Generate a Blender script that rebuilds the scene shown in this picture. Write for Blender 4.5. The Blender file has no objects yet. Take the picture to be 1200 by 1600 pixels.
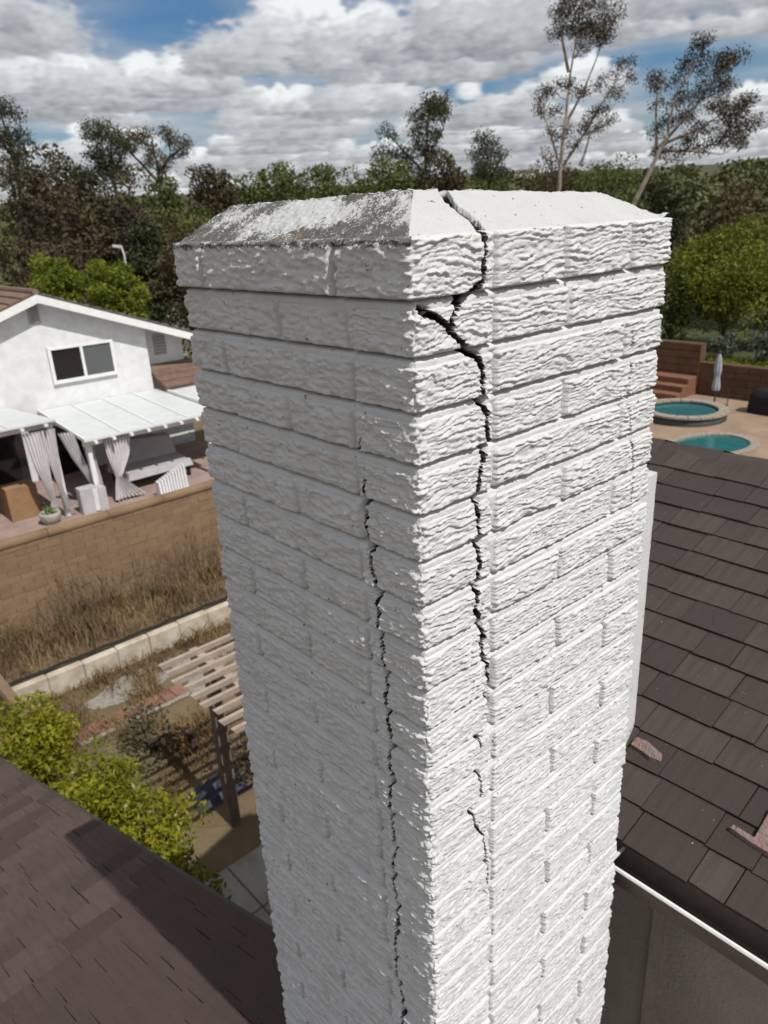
import bpy, math, random
import numpy as np
from mathutils import Matrix, Vector

R = math.radians
random.seed(7)
rng = np.random.default_rng(11)
S = bpy.context.scene
COL = S.collection

# ------------------------------------------------------------------ camera
Z0 = 7.1                      # height of the joint under the chimney's top course
cd = bpy.data.cameras.new('camera')
cam = bpy.data.objects.new('camera', cd)
COL.objects.link(cam)
RT, UP, FW = Vector((.7404, -.6706, -.0477)), Vector((.2789, .2418, .9294)), Vector((.6117, .7014, -.3660))
m3 = Matrix((RT, UP, -FW)).transposed()
cam.matrix_world = Matrix.Translation((-.780, -.807, Z0 + .121)) @ m3.to_4x4()
cd.sensor_fit = 'VERTICAL'
cd.sensor_height = 36
cd.lens = 1166.1 / 1600 * 36
cd.clip_start = .02
cd.clip_end = 3000
cd.dof.use_dof = True
cd.dof.focus_distance = 1.25
cd.dof.aperture_fstop = 7.5
S.camera = cam
S.cycles.max_bounces = 6
S.cycles.diffuse_bounces = 3
S.cycles.glossy_bounces = 2

# ------------------------------------------------------------------ light
SUN_EL = R(54)
SUN_AZ = Vector((.006, -1, 0)).normalized()      # horizontal direction towards the sun
sd = SUN_AZ * math.cos(SUN_EL) + Vector((0, 0, math.sin(SUN_EL)))
sl = bpy.data.lights.new('sun', 'SUN')
sl.energy = 4.05
sl.angle = R(.5)
sl.color = (1, .965, .91)
so = bpy.data.objects.new('sun', sl)
so.rotation_euler = sd.to_track_quat('Z', 'Y').to_euler()
so.location = (0, 0, 40)
COL.objects.link(so)
S.view_settings.view_transform = 'Standard'
S.view_settings.look = 'None'
S.view_settings.exposure = 0
S.view_settings.gamma = 1
S.view_settings.use_curve_mapping = False


class NT:
    """tiny node-tree helper"""
    def __init__(s, tree): s.t = tree; s.n = tree.nodes; s.l = tree.links
    def add(s, typ, **kw):
        n = s.n.new(typ)
        for k, v in kw.items(): setattr(n, k, v)
        return n
    def link(s, a, b): s.l.new(a, b)
    def val(s, sock, v):
        if hasattr(v, 'is_output'): s.l.new(v, sock)
        else: sock.default_value = v
    def math(s, op, a, b=0, c=None, clamp=False):
        n = s.add('ShaderNodeMath', operation=op); n.use_clamp = clamp
        s.val(n.inputs[0], a); s.val(n.inputs[1], b)
        if c is not None: s.val(n.inputs[2], c)
        return n.outputs[0]
    def mix(s, f, a, b, mode='MIX'):
        n = s.add('ShaderNodeMix', data_type='RGBA', blend_type=mode)
        s.val(n.inputs[0], f)
        s.val(n.inputs[6], a if hasattr(a, 'is_output') else (*a, 1)[:4])
        s.val(n.inputs[7], b if hasattr(b, 'is_output') else (*b, 1)[:4])
        return n.outputs[2]
    def noise(s, vec, scale, detail=3, rough=.5, dist=0):
        n = s.add('ShaderNodeTexNoise')
        if vec is not None: s.l.new(vec, n.inputs['Vector'])
        n.inputs['Scale'].default_value = scale; n.inputs['Detail'].default_value = detail
        n.inputs['Roughness'].default_value = rough; n.inputs['Distortion'].default_value = dist
        return n.outputs['Fac']
    def ramp(s, f, lo, hi):
        n = s.add('ShaderNodeMapRange'); n.interpolation_type = 'SMOOTHSTEP'
        s.val(n.inputs[0], f); s.val(n.inputs[1], lo); s.val(n.inputs[2], hi)
        return n.outputs[0]
    def scale(s, vec, v):
        n = s.add('ShaderNodeVectorMath', operation='MULTIPLY'); s.l.new(vec, n.inputs[0]); n.inputs[1].default_value = v
        return n.outputs[0]


# sky: Nishita with broken cumulus over it
wd = bpy.data.worlds.new('World'); S.world = wd; wd.use_nodes = True
w = NT(wd.node_tree); w.n.clear()
sky = w.add('ShaderNodeTexSky', sky_type='NISHITA')
sky.sun_disc = False; sky.sun_elevation = SUN_EL; sky.sun_rotation = math.pi
sky.altitude = 100; sky.air_density = 1.15; sky.dust_density = .5; sky.ozone_density = 2.5
tc = w.add('ShaderNodeTexCoord'); sx = w.add('ShaderNodeSeparateXYZ'); w.link(tc.outputs['Generated'], sx.inputs[0])
X, Y, Zs = sx.outputs
cf = w.math('ADD', w.math('MULTIPLY', X, .66), w.math('MULTIPLY', Y, .751))
cs = w.math('SUBTRACT', w.math('MULTIPLY', X, .751), w.math('MULTIPLY', Y, .66))
az = w.math('ARCTAN2', cs, cf)
hor = w.math('SQRT', w.math('ADD', w.math('MULTIPLY', cf, cf), w.math('MULTIPLY', cs, cs)))
te = w.math('DIVIDE', w.math('MAXIMUM', Zs, .012), w.math('MAXIMUM', hor, .05))
# numpy gradient noise (used by the clouds here and by the masonry below)
def _h(ix, iy, seed):
    n = (ix.astype(np.int64) * 374761393 + iy.astype(np.int64) * 668265263 + seed * 974711) & 0xffffffff
    n = ((n ^ (n >> 13)) * 1274126177) & 0xffffffff
    n = n ^ (n >> 16)
    return (n & 0xffff) / 65536. * 2 * np.pi
def gn(x, y, seed=0):
    ix, iy = np.floor(x), np.floor(y); fx, fy = x - ix, y - iy
    ux, uy = fx * fx * fx * (fx * (fx * 6 - 15) + 10), fy * fy * fy * (fy * (fy * 6 - 15) + 10)
    def g(i, j):
        a = _h(ix + i, iy + j, seed); return np.cos(a) * (fx - i) + np.sin(a) * (fy - j)
    a = g(0, 0) * (1 - ux) + g(1, 0) * ux; b = g(0, 1) * (1 - ux) + g(1, 1) * ux
    return (a * (1 - uy) + b * uy) * 1.5
def fbm(x, y, seed=0, o=3):
    s = 0; a = 1.; t = 0
    for k in range(o):
        s = s + a * gn(x * 2 ** k, y * 2 ** k, seed + 17 * k); t += a; a *= .5
    return s / t
def sst(a, b, x):
    t = np.clip((x - a) / (b - a), 0, 1); return t * t * (3 - 2 * t)

def cloud_image():
    """cumulus field painted far to near: every cloud a heap of lit puffs over a flat grey base.
    columns = azimuth, rows = te / (te + .35) with te the tangent of the elevation"""
    NX, NY, K = 3200, 700, .35
    cr_ = np.random.default_rng(23)
    L = np.zeros((NY, NX), np.float32); A = np.zeros((NY, NX), np.float32)
    azs = (np.arange(NX) + .5) / NX * 2 * np.pi - np.pi
    vs = (np.arange(NY) + .5) / NY; tes = K * vs / (1 - vs)
    warp = [gn(np.arange(NX)[None, :] / 13. + 0 * np.arange(NY)[:, None], np.arange(NY)[:, None] / 9. + 0 * np.arange(NX)[None, :], 7).astype(np.float32),
            gn(np.arange(NX)[None, :] / 5. + 0 * np.arange(NY)[:, None], np.arange(NY)[:, None] / 4. + 0 * np.arange(NX)[None, :], 9).astype(np.float32)]
    def puff(a, t, ra, rt_, base, shade, soft, alpha):
        x0, x1 = int((a - ra * 1.5 + np.pi) / (2 * np.pi) * NX), int((a + ra * 1.5 + np.pi) / (2 * np.pi) * NX) + 2
        lo, hi = max(t - rt_ * 1.5, 0), t + rt_ * 1.5
        y0, y1 = int(lo / (lo + K) * NY), int(hi / (hi + K) * NY) + 2
        x0, x1, y0, y1 = max(x0, 0), min(x1, NX), max(y0, 0), min(y1, NY)
        if x1 - x0 < 2 or y1 - y0 < 2: return
        X_ = (azs[x0:x1][None, :] - a) / ra; Y_ = (tes[y0:y1][:, None] - t) / rt_
        n1, n2 = warp[0][y0:y1, x0:x1], warp[1][y0:y1, x0:x1]
        r = np.sqrt(X_ * X_ + Y_ * Y_) * (1 + .30 * n1 + .20 * n2)
        al = (1 - sst(1 - soft, 1.12, r)) * alpha
        al = al * sst(base - .10 * rt_, base + .25 * rt_, tes[y0:y1][:, None] + .25 * rt_ * n1)
        lum = shade + .15 * Y_ + .06 * X_ + .06 * n1 + .05 * n2
        l, q = L[y0:y1, x0:x1], A[y0:y1, x0:x1]
        l += (lum - l) * al; q += (1 - q) * al
    def cloud(a, b, wd_, ht, g=0., n=26, dens=.9):
        """a azimuth of the middle, b base (tangent), half width and height in radians, g overall greyness"""
        st = math.sqrt(1 + b * b)
        for j in range(5):      # grey underside
            puff(a + cr_.uniform(-.7, .7) * wd_, b + ht * .10, wd_ * cr_.uniform(.4, .7), ht * .20, b, .72 - g * .06 + cr_.uniform(-.03, .03), .8, dens * .8)
        order = sorted([(cr_.uniform(0, 1) ** 1.3, cr_.normal() * .42) for _ in range(n)], key=lambda q: -q[0])
        for h_, x in order:
            x = max(-1, min(1, x)); cap_ = 1 - abs(x) ** 1.6
            y = h_ * cap_; r = ht * cr_.uniform(.20, .40) * (1.15 - .5 * y)
            puff(a + x * wd_, b + y * ht * .85 + r * .35, r * st * cr_.uniform(1.1, 1.6), r, b, .765 + .38 * y - g * .11 + cr_.uniform(-.03, .07), .55, dens)
    gapl = [(-.20, .222, .115, .036), (.40, .137, .10, .018), (-.305, .20, .03, .012)]
    bands = np.exp(np.arange(math.log(.024), math.log(3.2), .115))
    for b in bands:
        wd0 = .62 * b + .006; a = -np.pi + cr_.uniform(0, wd0)
        while a < np.pi:
            wd_ = wd0 * cr_.uniform(.45, 1.5); ht = wd_ * cr_.uniform(.46, .82); bb = b * cr_.uniform(.95, 1.05)
            keep = cr_.uniform() < (.70 if b < .5 else .55)
            for ga, gt, sa, st_ in gapl:
                if abs(a - ga) < sa + wd_ * .8 and -ht - st_ < bb - gt < st_: keep = False
            if keep: cloud(a, bb, wd_, ht, cr_.uniform(0, .7), 8 if b < .05 else 20)
            a += wd_ * cr_.uniform(1.1, 1.9)
        if abs(b - .15) < .008:      # the large heaps low in the north-east
            cloud(-.37, .142, .095, .055, 0., 46); cloud(-.205, .146, .055, .034, .1, 34)
        if abs(b - .187) < .01:
            cloud(-.05, .160, .13, .085, .35, 70); cloud(.15, .166, .13, .09, .9, 60); cloud(-.47, .20, .09, .06, .9, 30)
    # thin veil between the heaps, and pale air towards the horizon
    vx, vy = azs[None, :], np.log(tes + .04)[:, None]
    veil = np.clip(.5 + 1.1 * fbm(vx * 5 + 0 * vy, vy * 5.5 + 0 * vx, 33, 4), 0, 1).astype(np.float32)
    gm = np.zeros_like(veil)
    for ga, gt, sa, st_ in gapl[:2]: gm = np.maximum(gm, np.exp(-((vx - ga) / sa / 1.1) ** 2 - ((tes[:, None] - gt) / st_) ** 2))
    va = veil * (.95 - .78 * gm) + .55 * (1 - sst(.02, .12, tes))[:, None]
    va = np.clip(va * (1 - .6 * sst(.4, 1.2, tes))[:, None], 0, 1)
    L = L * 1. + (1 - A) * (.68 + .16 * veil) * 1.; A2 = A + (1 - A) * va
    L = L + .05 * fbm(vx * 40 + 0 * vy, vy * 30 + 0 * vx, 35, 3)
    L = np.clip(L, .45, 1.05)
    rgb = np.stack([L ** 2.0 * 1.0, L ** 2.0 * 1.02 + .005, L ** 1.9 * 1.02 + .014, A2], -1).astype(np.float32)
    im = bpy.data.images.new('cumulus', NX, NY, alpha=True, float_buffer=True)
    im.colorspace_settings.name = 'Non-Color'; im.alpha_mode = 'CHANNEL_PACKED'
    im.pixels.foreach_set(rgb.ravel()); im.update(); im.pack()
    return im
uvn = w.add('ShaderNodeCombineXYZ')
w.link(w.math('ADD', w.math('DIVIDE', az, 2 * math.pi), .5), uvn.inputs[0])
w.link(w.math('MINIMUM', w.math('DIVIDE', te, w.math('ADD', te, .35)), .998), uvn.inputs[1])
it = w.add('ShaderNodeTexImage'); it.image = cloud_image(); it.interpolation = 'Cubic'; w.link(uvn.outputs[0], it.inputs[0])
cmul = w.add('ShaderNodeVectorMath', operation='SCALE'); w.link(it.outputs['Color'], cmul.inputs[0]); cmul.inputs[3].default_value = 19.5
ccol = cmul.outputs[0]; cover = it.outputs['Alpha']
hs = w.add('ShaderNodeHueSaturation'); hs.inputs['Saturation'].default_value = 1.45; hs.inputs['Value'].default_value = 1.55
w.link(sky.outputs[0], hs.inputs['Color'])
blue = w.mix(1, hs.outputs[0], (.95, 1.0, 1.10), 'MULTIPLY')
skyc = w.mix(w.math('MULTIPLY', cover, .97), blue, ccol)
bg = w.add('ShaderNodeBackground'); bg.inputs['Strength'].default_value = .0425
w.link(skyc, bg.inputs['Color'])
wd.cycles.sampling_method = 'NONE'
wo = w.add('ShaderNodeOutputWorld'); w.link(bg.outputs[0], wo.inputs['Surface'])

# ------------------------------------------------------------------ materials
MATS = {}
def mat(name, col, rough=.8, var=.0, vscale=8., bump=0., bscale=60., col2=None, spec=.3, stretch=(1, 1, 1), objrand=0., detail=4):
    """procedural surface: colour broken up by noise, relief by bump"""
    if name in MATS: return MATS[name]
    m = bpy.data.materials.new(name); m.use_nodes = True
    t = NT(m.node_tree); p = t.n['Principled BSDF']
    p.inputs['Roughness'].default_value = rough; p.inputs['Specular IOR Level'].default_value = spec
    g = t.add('ShaderNodeNewGeometry').outputs['Position']
    if stretch != (1, 1, 1): g = t.scale(g, stretch)
    c = None
    c2 = col2 or tuple(x * .55 for x in col)
    f = t.ramp(t.noise(g, vscale, detail, .6), .3, .72)
    c = t.mix(t.math('MULTIPLY', f, var if var else .0001), col, c2)
    if objrand:
        oi = t.add('ShaderNodeObjectInfo')
        hsv = t.add('ShaderNodeHueSaturation'); t.link(c, hsv.inputs['Color'])
        t.link(t.math('ADD', 1 - objrand / 2, t.math('MULTIPLY', oi.outputs['Random'], objrand)), hsv.inputs['Value'])
        c = hsv.outputs[0]
    t.link(c, p.inputs['Base Color'])
    if bump:
        b = t.add('ShaderNodeBump'); b.inputs['Strength'].default_value = bump; b.inputs['Distance'].default_value = .02
        t.link(t.noise(g, bscale, 4, .6), b.inputs['Height']); t.link(b.outputs[0], p.inputs['Normal'])
    MATS[name] = m
    return m

def paint_mat(name, lichen=False, k=1.):
    m = bpy.data.materials.new(name); m.use_nodes = True
    t = NT(m.node_tree); p = t.n['Principled BSDF']
    p.inputs['Roughness'].default_value = .7; p.inputs['Specular IOR Level'].default_value = .18
    g = t.add('ShaderNodeNewGeometry').outputs['Position']
    n1 = t.ramp(t.noise(g, 9, 5, .6), .35, .75)
    c = t.mix(t.math('MULTIPLY', n1, .5), tuple(k * v for v in (.60, .602, .60)), tuple(k * v for v in (.53, .532, .53)))
    n2 = t.ramp(t.noise(g, 55, 4, .65), .56, .78)
    c = t.mix(t.math('MULTIPLY', n2, .35), c, (.56, .54, .51))
    # rain streaks and weathering of its own shape
    st = t.ramp(t.noise(t.scale(g, (26, 26, 3.2)), 1, 4, .6), .50, .72)
    c = t.mix(t.math('MULTIPLY', st, .22), c, (.40, .385, .35))
    # pits through the paint
    pit = t.ramp(t.noise(g, 80, 3, .6), .682, .705)
    c = t.mix(t.math('MULTIPLY', pit, .85), c, (.10, .09, .085))
    if lichen:
        a = t.add('ShaderNodeAttribute', attribute_name='lichen').outputs['Fac']
        s1 = t.noise(g, 210, 5, .75); s2 = t.noise(g, 38, 3, .6)
        v = t.math('ADD', t.math('MULTIPLY', s1, .75), t.math('MULTIPLY', s2, .35))
        thr = t.math('SUBTRACT', .80, t.math('MULTIPLY', a, .34))
        lm = t.ramp(t.math('SUBTRACT', v, thr), -.015, .05)
        c = t.mix(t.math('MULTIPLY', lm, .93), c, t.mix(t.noise(g, 500, 2), (.035, .035, .032), (.12, .115, .10)))
        o = t.add('ShaderNodeAttribute', attribute_name='orange').outputs['Fac']
        om = t.math('MULTIPLY', t.ramp(t.noise(g, 260, 3), .42, .55), o)
        c = t.mix(om, c, (.42, .20, .03))
    crack_shade = t.add('ShaderNodeAttribute', attribute_name='crack_shade').outputs['Fac']
    c = t.mix(t.ramp(crack_shade, .25, .7), c, t.mix(t.noise(g, 300, 3), (.012, .011, .010), (.05, .043, .038)))  # bare crack interior and lips, with the crack's shade painted in near-black
    t.link(c, p.inputs['Base Color'])
    b = t.add('ShaderNodeBump'); b.inputs['Strength'].default_value = .5; b.inputs['Distance'].default_value = .004
    t.link(t.math('ADD', t.noise(g, 150, 5, .65), t.math('MULTIPLY', t.noise(g, 420, 3, .6), .4)), b.inputs['Height'])
    t.link(b.outputs[0], p.inputs['Normal'])
    return m
M_PAINT = paint_mat('white_masonry_paint')
M_WASH = paint_mat('weathered_white_paint', True, .84)
M_CAPP = paint_mat('lichened_white_paint', True)

def shingle_mat(name, c1, c2, c3):
    m = bpy.data.materials.new(name); m.use_nodes = True
    t = NT(m.node_tree); p = t.n['Principled BSDF']
    p.inputs['Roughness'].default_value = .9; p.inputs['Specular IOR Level'].default_value = .2
    g = t.add('ShaderNodeNewGeometry').outputs['Position']; ob = t.add('ShaderNodeTexCoord').outputs['Object']
    r = t.add('ShaderNodeObjectInfo').outputs['Random']
    c = t.mix(t.ramp(r, .0, 1.), c1, c2)
    c = t.mix(t.math('MULTIPLY', t.ramp(t.noise(g, 3.2, 4, .6), .4, .75), .6), c, c3)
    st = t.noise(t.scale(ob, (38, 2.2, 1)), 1, 3, .6)
    c = t.mix(t.math('MULTIPLY', t.ramp(st, .42, .72), .6), c, c3)
    gr = t.noise(g, 900, 2, .6)
    c = t.mix(t.ramp(gr, .60, .72), c, tuple(x * 1.8 for x in c2))
    c = t.mix(t.ramp(gr, .40, .30), c, tuple(x * .5 for x in c1))
    sp = t.ramp(t.noise(g, 130, 1, .3), .80, .84)
    c = t.mix(sp, c, (.42, .37, .32))
    t.link(c, p.inputs['Base Color'])
    b = t.add('ShaderNodeBump'); b.inputs['Strength'].default_value = .55; b.inputs['Distance'].default_value = .003
    t.link(t.math('ADD', gr, t.math('MULTIPLY', st, 1.6)), b.inputs['Height']); t.link(b.outputs[0], p.inputs['Normal'])
    return m
M_SH_R = shingle_mat('grey_brown_shingle', (.054, .043, .038), (.080, .064, .056), (.044, .036, .032))
M_SH_L = shingle_mat('red_brown_shingle', (.070, .047, .041), (.106, .072, .062), (.058, .042, .036))

def leaf_mat(name, c1, c2, trans=.25, rough=.75):
    m = bpy.data.materials.new(name); m.use_nodes = True
    t = NT(m.node_tree); p = t.n['Principled BSDF']
    a = t.add('ShaderNodeAttribute', attribute_name='tint').outputs['Fac']
    c = t.mix(a, c1, c2)
    t.link(c, p.inputs['Base Color']); p.inputs['Roughness'].default_value = rough; p.inputs['Specular IOR Level'].default_value = .3
    tr = t.add('ShaderNodeBsdfTranslucent'); t.link(c, tr.inputs['Color'])
    mx = t.add('ShaderNodeMixShader'); mx.inputs[0].default_value = trans
    t.link(p.outputs[0], mx.inputs[1]); t.link(tr.outputs[0], mx.inputs[2])
    t.link(mx.outputs[0], t.n['Material Output'].inputs['Surface'])
    return m

# ------------------------------------------------------------------ mesh helpers
def tag(o, label=None, cat=None, group=None, kind=None):
    if label: o['label'] = label
    if cat: o['category'] = cat
    if group: o['group'] = group
    if kind: o['kind'] = kind
    return o

def wloc(p):
    v = Vector((0, 0, 0))
    while p is not None: v += p.location; p = p.parent
    return v

def empty(name, loc):
    o = bpy.data.objects.new(name, None); COL.objects.link(o); o.location = loc; o.empty_display_size = .2
    return o

def np_mesh(name, V, F, smooth=False):
    V = np.asarray(V, np.float32).reshape(-1, 3); F = np.asarray(F, np.int32); k = F.shape[1]
    me = bpy.data.meshes.new(name)
    me.vertices.add(len(V)); me.vertices.foreach_set('co', V.ravel())
    me.loops.add(F.size); me.loops.foreach_set('vertex_index', F.ravel())
    me.polygons.add(len(F)); me.polygons.foreach_set('loop_start', np.arange(len(F), dtype=np.int32) * k)
    if smooth: me.polygons.foreach_set('use_smooth', np.ones(len(F), bool))
    me.update(calc_edges=True)
    return me

def link(name, me, m, parent=None):
    o = bpy.data.objects.new(name, me); COL.objects.link(o)
    if m is not None and not me.materials: me.materials.append(m)
    if parent is not None: o.parent = parent
    return o

def obj_np(name, V, F, m, parent=None, smooth=False, attrs=None):
    V = np.asarray(V, float).reshape(-1, 3)
    if parent is not None: V = V - np.array(wloc(parent))
    me = np_mesh(name, V, F, smooth)
    for k, (dom, a) in (attrs or {}).items():
        at = me.attributes.new(k, 'FLOAT', dom); at.data.foreach_set('value', np.asarray(a, np.float32).ravel())
    return link(name, me, m, parent)

class MB:
    """collects boxes, bars, tubes in world coordinates; build() makes one mesh object"""
    def __init__(s): s.v = []; s.f = []
    def verts(s, vs, fs):
        o = len(s.v); s.v += [tuple(x) for x in vs]; s.f += [tuple(i + o for i in f) for f in fs]; return s
    def hexa(s, p):   # 8 points: bottom 4 ccw, top 4 ccw
        return s.verts(p, [(3, 2, 1, 0), (4, 5, 6, 7), (0, 1, 5, 4), (1, 2, 6, 5), (2, 3, 7, 6), (3, 0, 4, 7)])
    def box(s, x0, x1, y0, y1, z0, z1):
        return s.hexa([(x0, y0, z0), (x1, y0, z0), (x1, y1, z0), (x0, y1, z0), (x0, y0, z1), (x1, y0, z1), (x1, y1, z1), (x0, y1, z1)])
    def bbox(s, x0, x1, y0, y1, z0, z1, b=.01):
        """box with chamfered upright and top edges"""
        zs = [(z0, 0), (z1 - b, 0), (z1, b)]; vs = []
        for z, i in zs:
            a, c, d, e = x0 + i, x1 - i, y0 + i, y1 - i
            vs += [(a + b, d, z), (c - b, d, z), (c, d + b, z), (c, e - b, z), (c - b, e, z), (a + b, e, z), (a, e - b, z), (a, d + b, z)]
        fs = [tuple(range(7, -1, -1)), tuple(range(16, 24))]
        for k in (0, 8):
            for i in range(8): fs.append((k + i, k + (i + 1) % 8, k + 8 + (i + 1) % 8, k + 8 + i))
        return s.verts(vs, fs)
    def tube(s, pts, rad, n=8, cap=True):
        pts = [Vector(p) for p in pts]; rings = []; o = len(s.v)
        rad = rad if isinstance(rad, (list, tuple)) else [rad] * len(pts)
        for i, p in enumerate(pts):
            d = (pts[min(i + 1, len(pts) - 1)] - pts[max(i - 1, 0)]).normalized()
            a = d.cross(Vector((0, 0, 1)) if abs(d.z) < .95 else Vector((1, 0, 0))).normalized(); b = d.cross(a)
            for k in range(n):
                t = 2 * math.pi * k / n; s.v.append(tuple(p + (a * math.cos(t) + b * math.sin(t)) * rad[i]))
        for i in range(len(pts) - 1):
            for k in range(n):
                q = o + i * n; s.f.append((q + k, q + (k + 1) % n, q + n + (k + 1) % n, q + n + k))
        if cap:
            s.f.append(tuple(o + k for k in range(n))); q = o + (len(pts) - 1) * n; s.f.append(tuple(q + n - 1 - k for k in range(n)))
        return s
    def lathe(s, c, prof, n=20):
        o = len(s.v)
        for r, z in prof:
            for k in range(n):
                t = 2 * math.pi * k / n; s.v.append((c[0] + r * math.cos(t), c[1] + r * math.sin(t), c[2] + z))
        for i in range(len(prof) - 1):
            for k in range(n):
                q = o + i * n; s.f.append((q + k, q + (k + 1) % n, q + n + (k + 1) % n, q + n + k))
        return s
    def build(s, name, m, parent=None, smooth=False):
        off = wloc(parent) if parent is not None else Vector()
        me = bpy.data.meshes.new(name)
        me.from_pydata([(x - off.x, y - off.y, z - off.z) for x, y, z in s.v], [], s.f)
        if smooth: me.polygons.foreach_set('use_smooth', [True] * len(me.polygons))
        me.update()
        return link(name, me, m, parent)

def pdist(x, y, poly):
    d = np.full(x.shape, 1e9)
    for (ax, ay), (bx, by) in zip(poly[:-1], poly[1:]):
        dx, dy = bx - ax, by - ay; t = np.clip(((x - ax) * dx + (y - ay) * dy) / (dx * dx + dy * dy + 1e-12), 0, 1)
        d = np.minimum(d, np.hypot(x - ax - t * dx, y - ay - t * dy))
    return d
def grid_faces(nu, nv, off=0):
    i, j = np.meshgrid(np.arange(nu - 1), np.arange(nv - 1), indexing='ij')
    a = (i * nv + j).ravel() + off
    return np.stack([a, a + nv, a + nv + 1, a + 1], 1)

# ------------------------------------------------------------------ the setting: ground and terrain
M_GROUND = mat('dry_ground', (.17, .125, .07), .95, .8, 1.3, .6, 40, (.10, .085, .045))
def sheet(name, x0, x1, y0, y1, z, m, n=2, amp=0., seed=1):
    xs, ys = np.meshgrid(np.linspace(x0, x1, n), np.linspace(y0, y1, n), indexing='ij')
    V = np.stack([xs, ys, z + amp * fbm(xs * .9, ys * .9, seed)], -1)
    return tag(obj_np(name, V, grid_faces(n, n), m, None, True), kind='structure')
sheet('ground', -900, 900, -900, 900, 0, M_GROUND, 61)
# low wooded hills that close the view
M_HILL = mat('wooded_hill', (.055, .062, .028), .95, .8, .06, 0, 1, (.075, .062, .035))
ang = np.linspace(R(-25), R(115), 71); rad = np.array([75, 95, 120, 150, 190, 250, 340, 470])
prof = np.array([0, 2.2, 4.6, 7.0, 9.5, 13.5, 20., 24.])
A_, Q_ = np.meshgrid(ang, np.arange(len(rad)), indexing='ij')
zz = prof[Q_] * (1 + .25 * fbm(A_ * 6, Q_ * .4, 5)) - .2
V = np.stack([rad[Q_] * np.cos(A_), rad[Q_] * np.sin(A_), zz], -1)
tag(obj_np('hills', V, grid_faces(len(ang), len(rad)), M_HILL, None, True), kind='structure')

# ------------------------------------------------------------------ the chimney
H = .085                      # one course
WL, WR = 8.22, 8.63           # shaft widths in courses: shaded side (along Y), sunlit side (along X)
PER = 2 * (WL + WR)
chim = empty('brick_chimney', (0, 0, 0))
tag(chim, 'tall white painted brick chimney with long dark cracks running down both faces', 'chimney')

CR_R = [([(1.77, 1.2), (1.77, .97), (1.82, .75), (1.75, .53), (1.77, .25), (1.49, .1), (1.16, -.09), (.95, -.34), (1.0, -.6)], .062),
        ([(.23, -.1), (.54, -.24), (.78, -.41), (1.03, -.64), (1.38, -.92), (1.68, -1.14), (1.78, -1.34)], .070),
        ([(1.78, -1.34), (1.8, -1.65), (1.78, -2.03), (1.95, -2.32), (1.9, -2.54), (2.0, -2.86), (1.88, -3.12), (1.76, -3.4), (1.68, -3.86), (1.63, -4.03), (1.68, -4.35), (1.74, -4.88), (1.69, -5.06), (1.73, -5.46), (1.7, -5.83), (1.63, -5.97), (1.64, -6.27), (1.6, -6.56), (1.79, -7.04), (1.84, -7.38), (1.81, -7.87), (2.0, -8.08), (2.05, -8.48), (2.1, -8.89)], .058),
        ([(2.04, -9.02), (2.08, -9.39), (2.06, -9.77)], .032), ([(1.68, -9.95), (1.8, -10.37)], .032), ([(1.66, -11.0), (1.75, -11.35), (1.76, -11.8)], .03),
        ([(1.43, -12.01), (1.52, -12.47), (1.69, -12.85), (1.88, -13.14), (1.91, -13.79), (2.02, -14.18), (2.0, -14.58), (1.96, -15.15)], .031),
        ([(7.18, -1.38), (7.29, -2.0), (7.19, -2.92), (7.51, -4.12), (7.72, -5.03), (7.78, -6.12)], .022)]
CR_L = [([(1.63, -2.66), (1.71, -2.92)], .03),
        ([(1.57, -3.48), (1.59, -3.98), (1.69, -4.14), (1.62, -4.34), (1.64, -4.92), (1.52, -4.98), (1.56, -5.5), (1.42, -5.83), (1.36, -6.03), (1.38, -6.82), (1.3, -7.43), (1.3, -7.93), (1.24, -8.32), (1.29, -8.69), (1.26, -9.29), (1.21, -9.79), (1.28, -10.38), (1.19, -10.79), (1.31, -11.25), (1.32, -12.34), (1.24, -12.89), (1.36, -13.6), (1.38, -14.26), (1.26, -15.5), (1.44, -16.35), (1.51, -17.87), (1.26, -18.37), (1.32, -19.47), (1.36, -24)], .044)]

def per(wv, d):
    """unrolled perimeter (w, outward d) in courses -> x, y; w=0 is the near corner, w>0 runs along the sunlit face"""
    wv = np.asarray(wv, float); q = np.mod(wv, PER)
    cs_ = [0, WR, WR + WL, 2 * WR + WL, PER]
    nrm = [(0, -1), (1, 0), (0, 1), (-1, 0)]
    bx = np.select([q < cs_[1], q < cs_[2], q < cs_[3]], [q, np.full_like(q, WR), WR - (q - cs_[2])], 0.)
    by = np.select([q < cs_[1], q < cs_[2], q < cs_[3]], [0 * q, q - cs_[1], np.full_like(q, WL)], WL - (q - cs_[3]))
    nx = np.select([q < cs_[1], q < cs_[2], q < cs_[3]], [0., 1., 0.], -1.) + 0 * q
    ny = np.select([q < cs_[1], q < cs_[2], q < cs_[3]], [-1., 0., 1.], 0.) + 0 * q
    rc = .17; dd = d + 0 * q
    for k, c in enumerate(cs_):
        n1 = nrm[(k - 1) % 4]; n2 = nrm[k % 4]; t = (q - c) / rc; near = np.abs(t) < 1
        s = np.clip((t + 1) / 2, 0, 1)
        ax, ay = n1[0] * (1 - s) + n2[0] * s, n1[1] * (1 - s) + n2[1] * s
        l = np.hypot(ax, ay)
        nx = np.where(near, ax / l, nx); ny = np.where(near, ay / l, ny)
        dd = np.where(near, dd * (1 + .2 * (1 - np.abs(t))) - .055 * (1 - np.abs(t)) ** 2, dd)
    return (bx + nx * dd) * H, (by + ny * dd) * H

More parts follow.
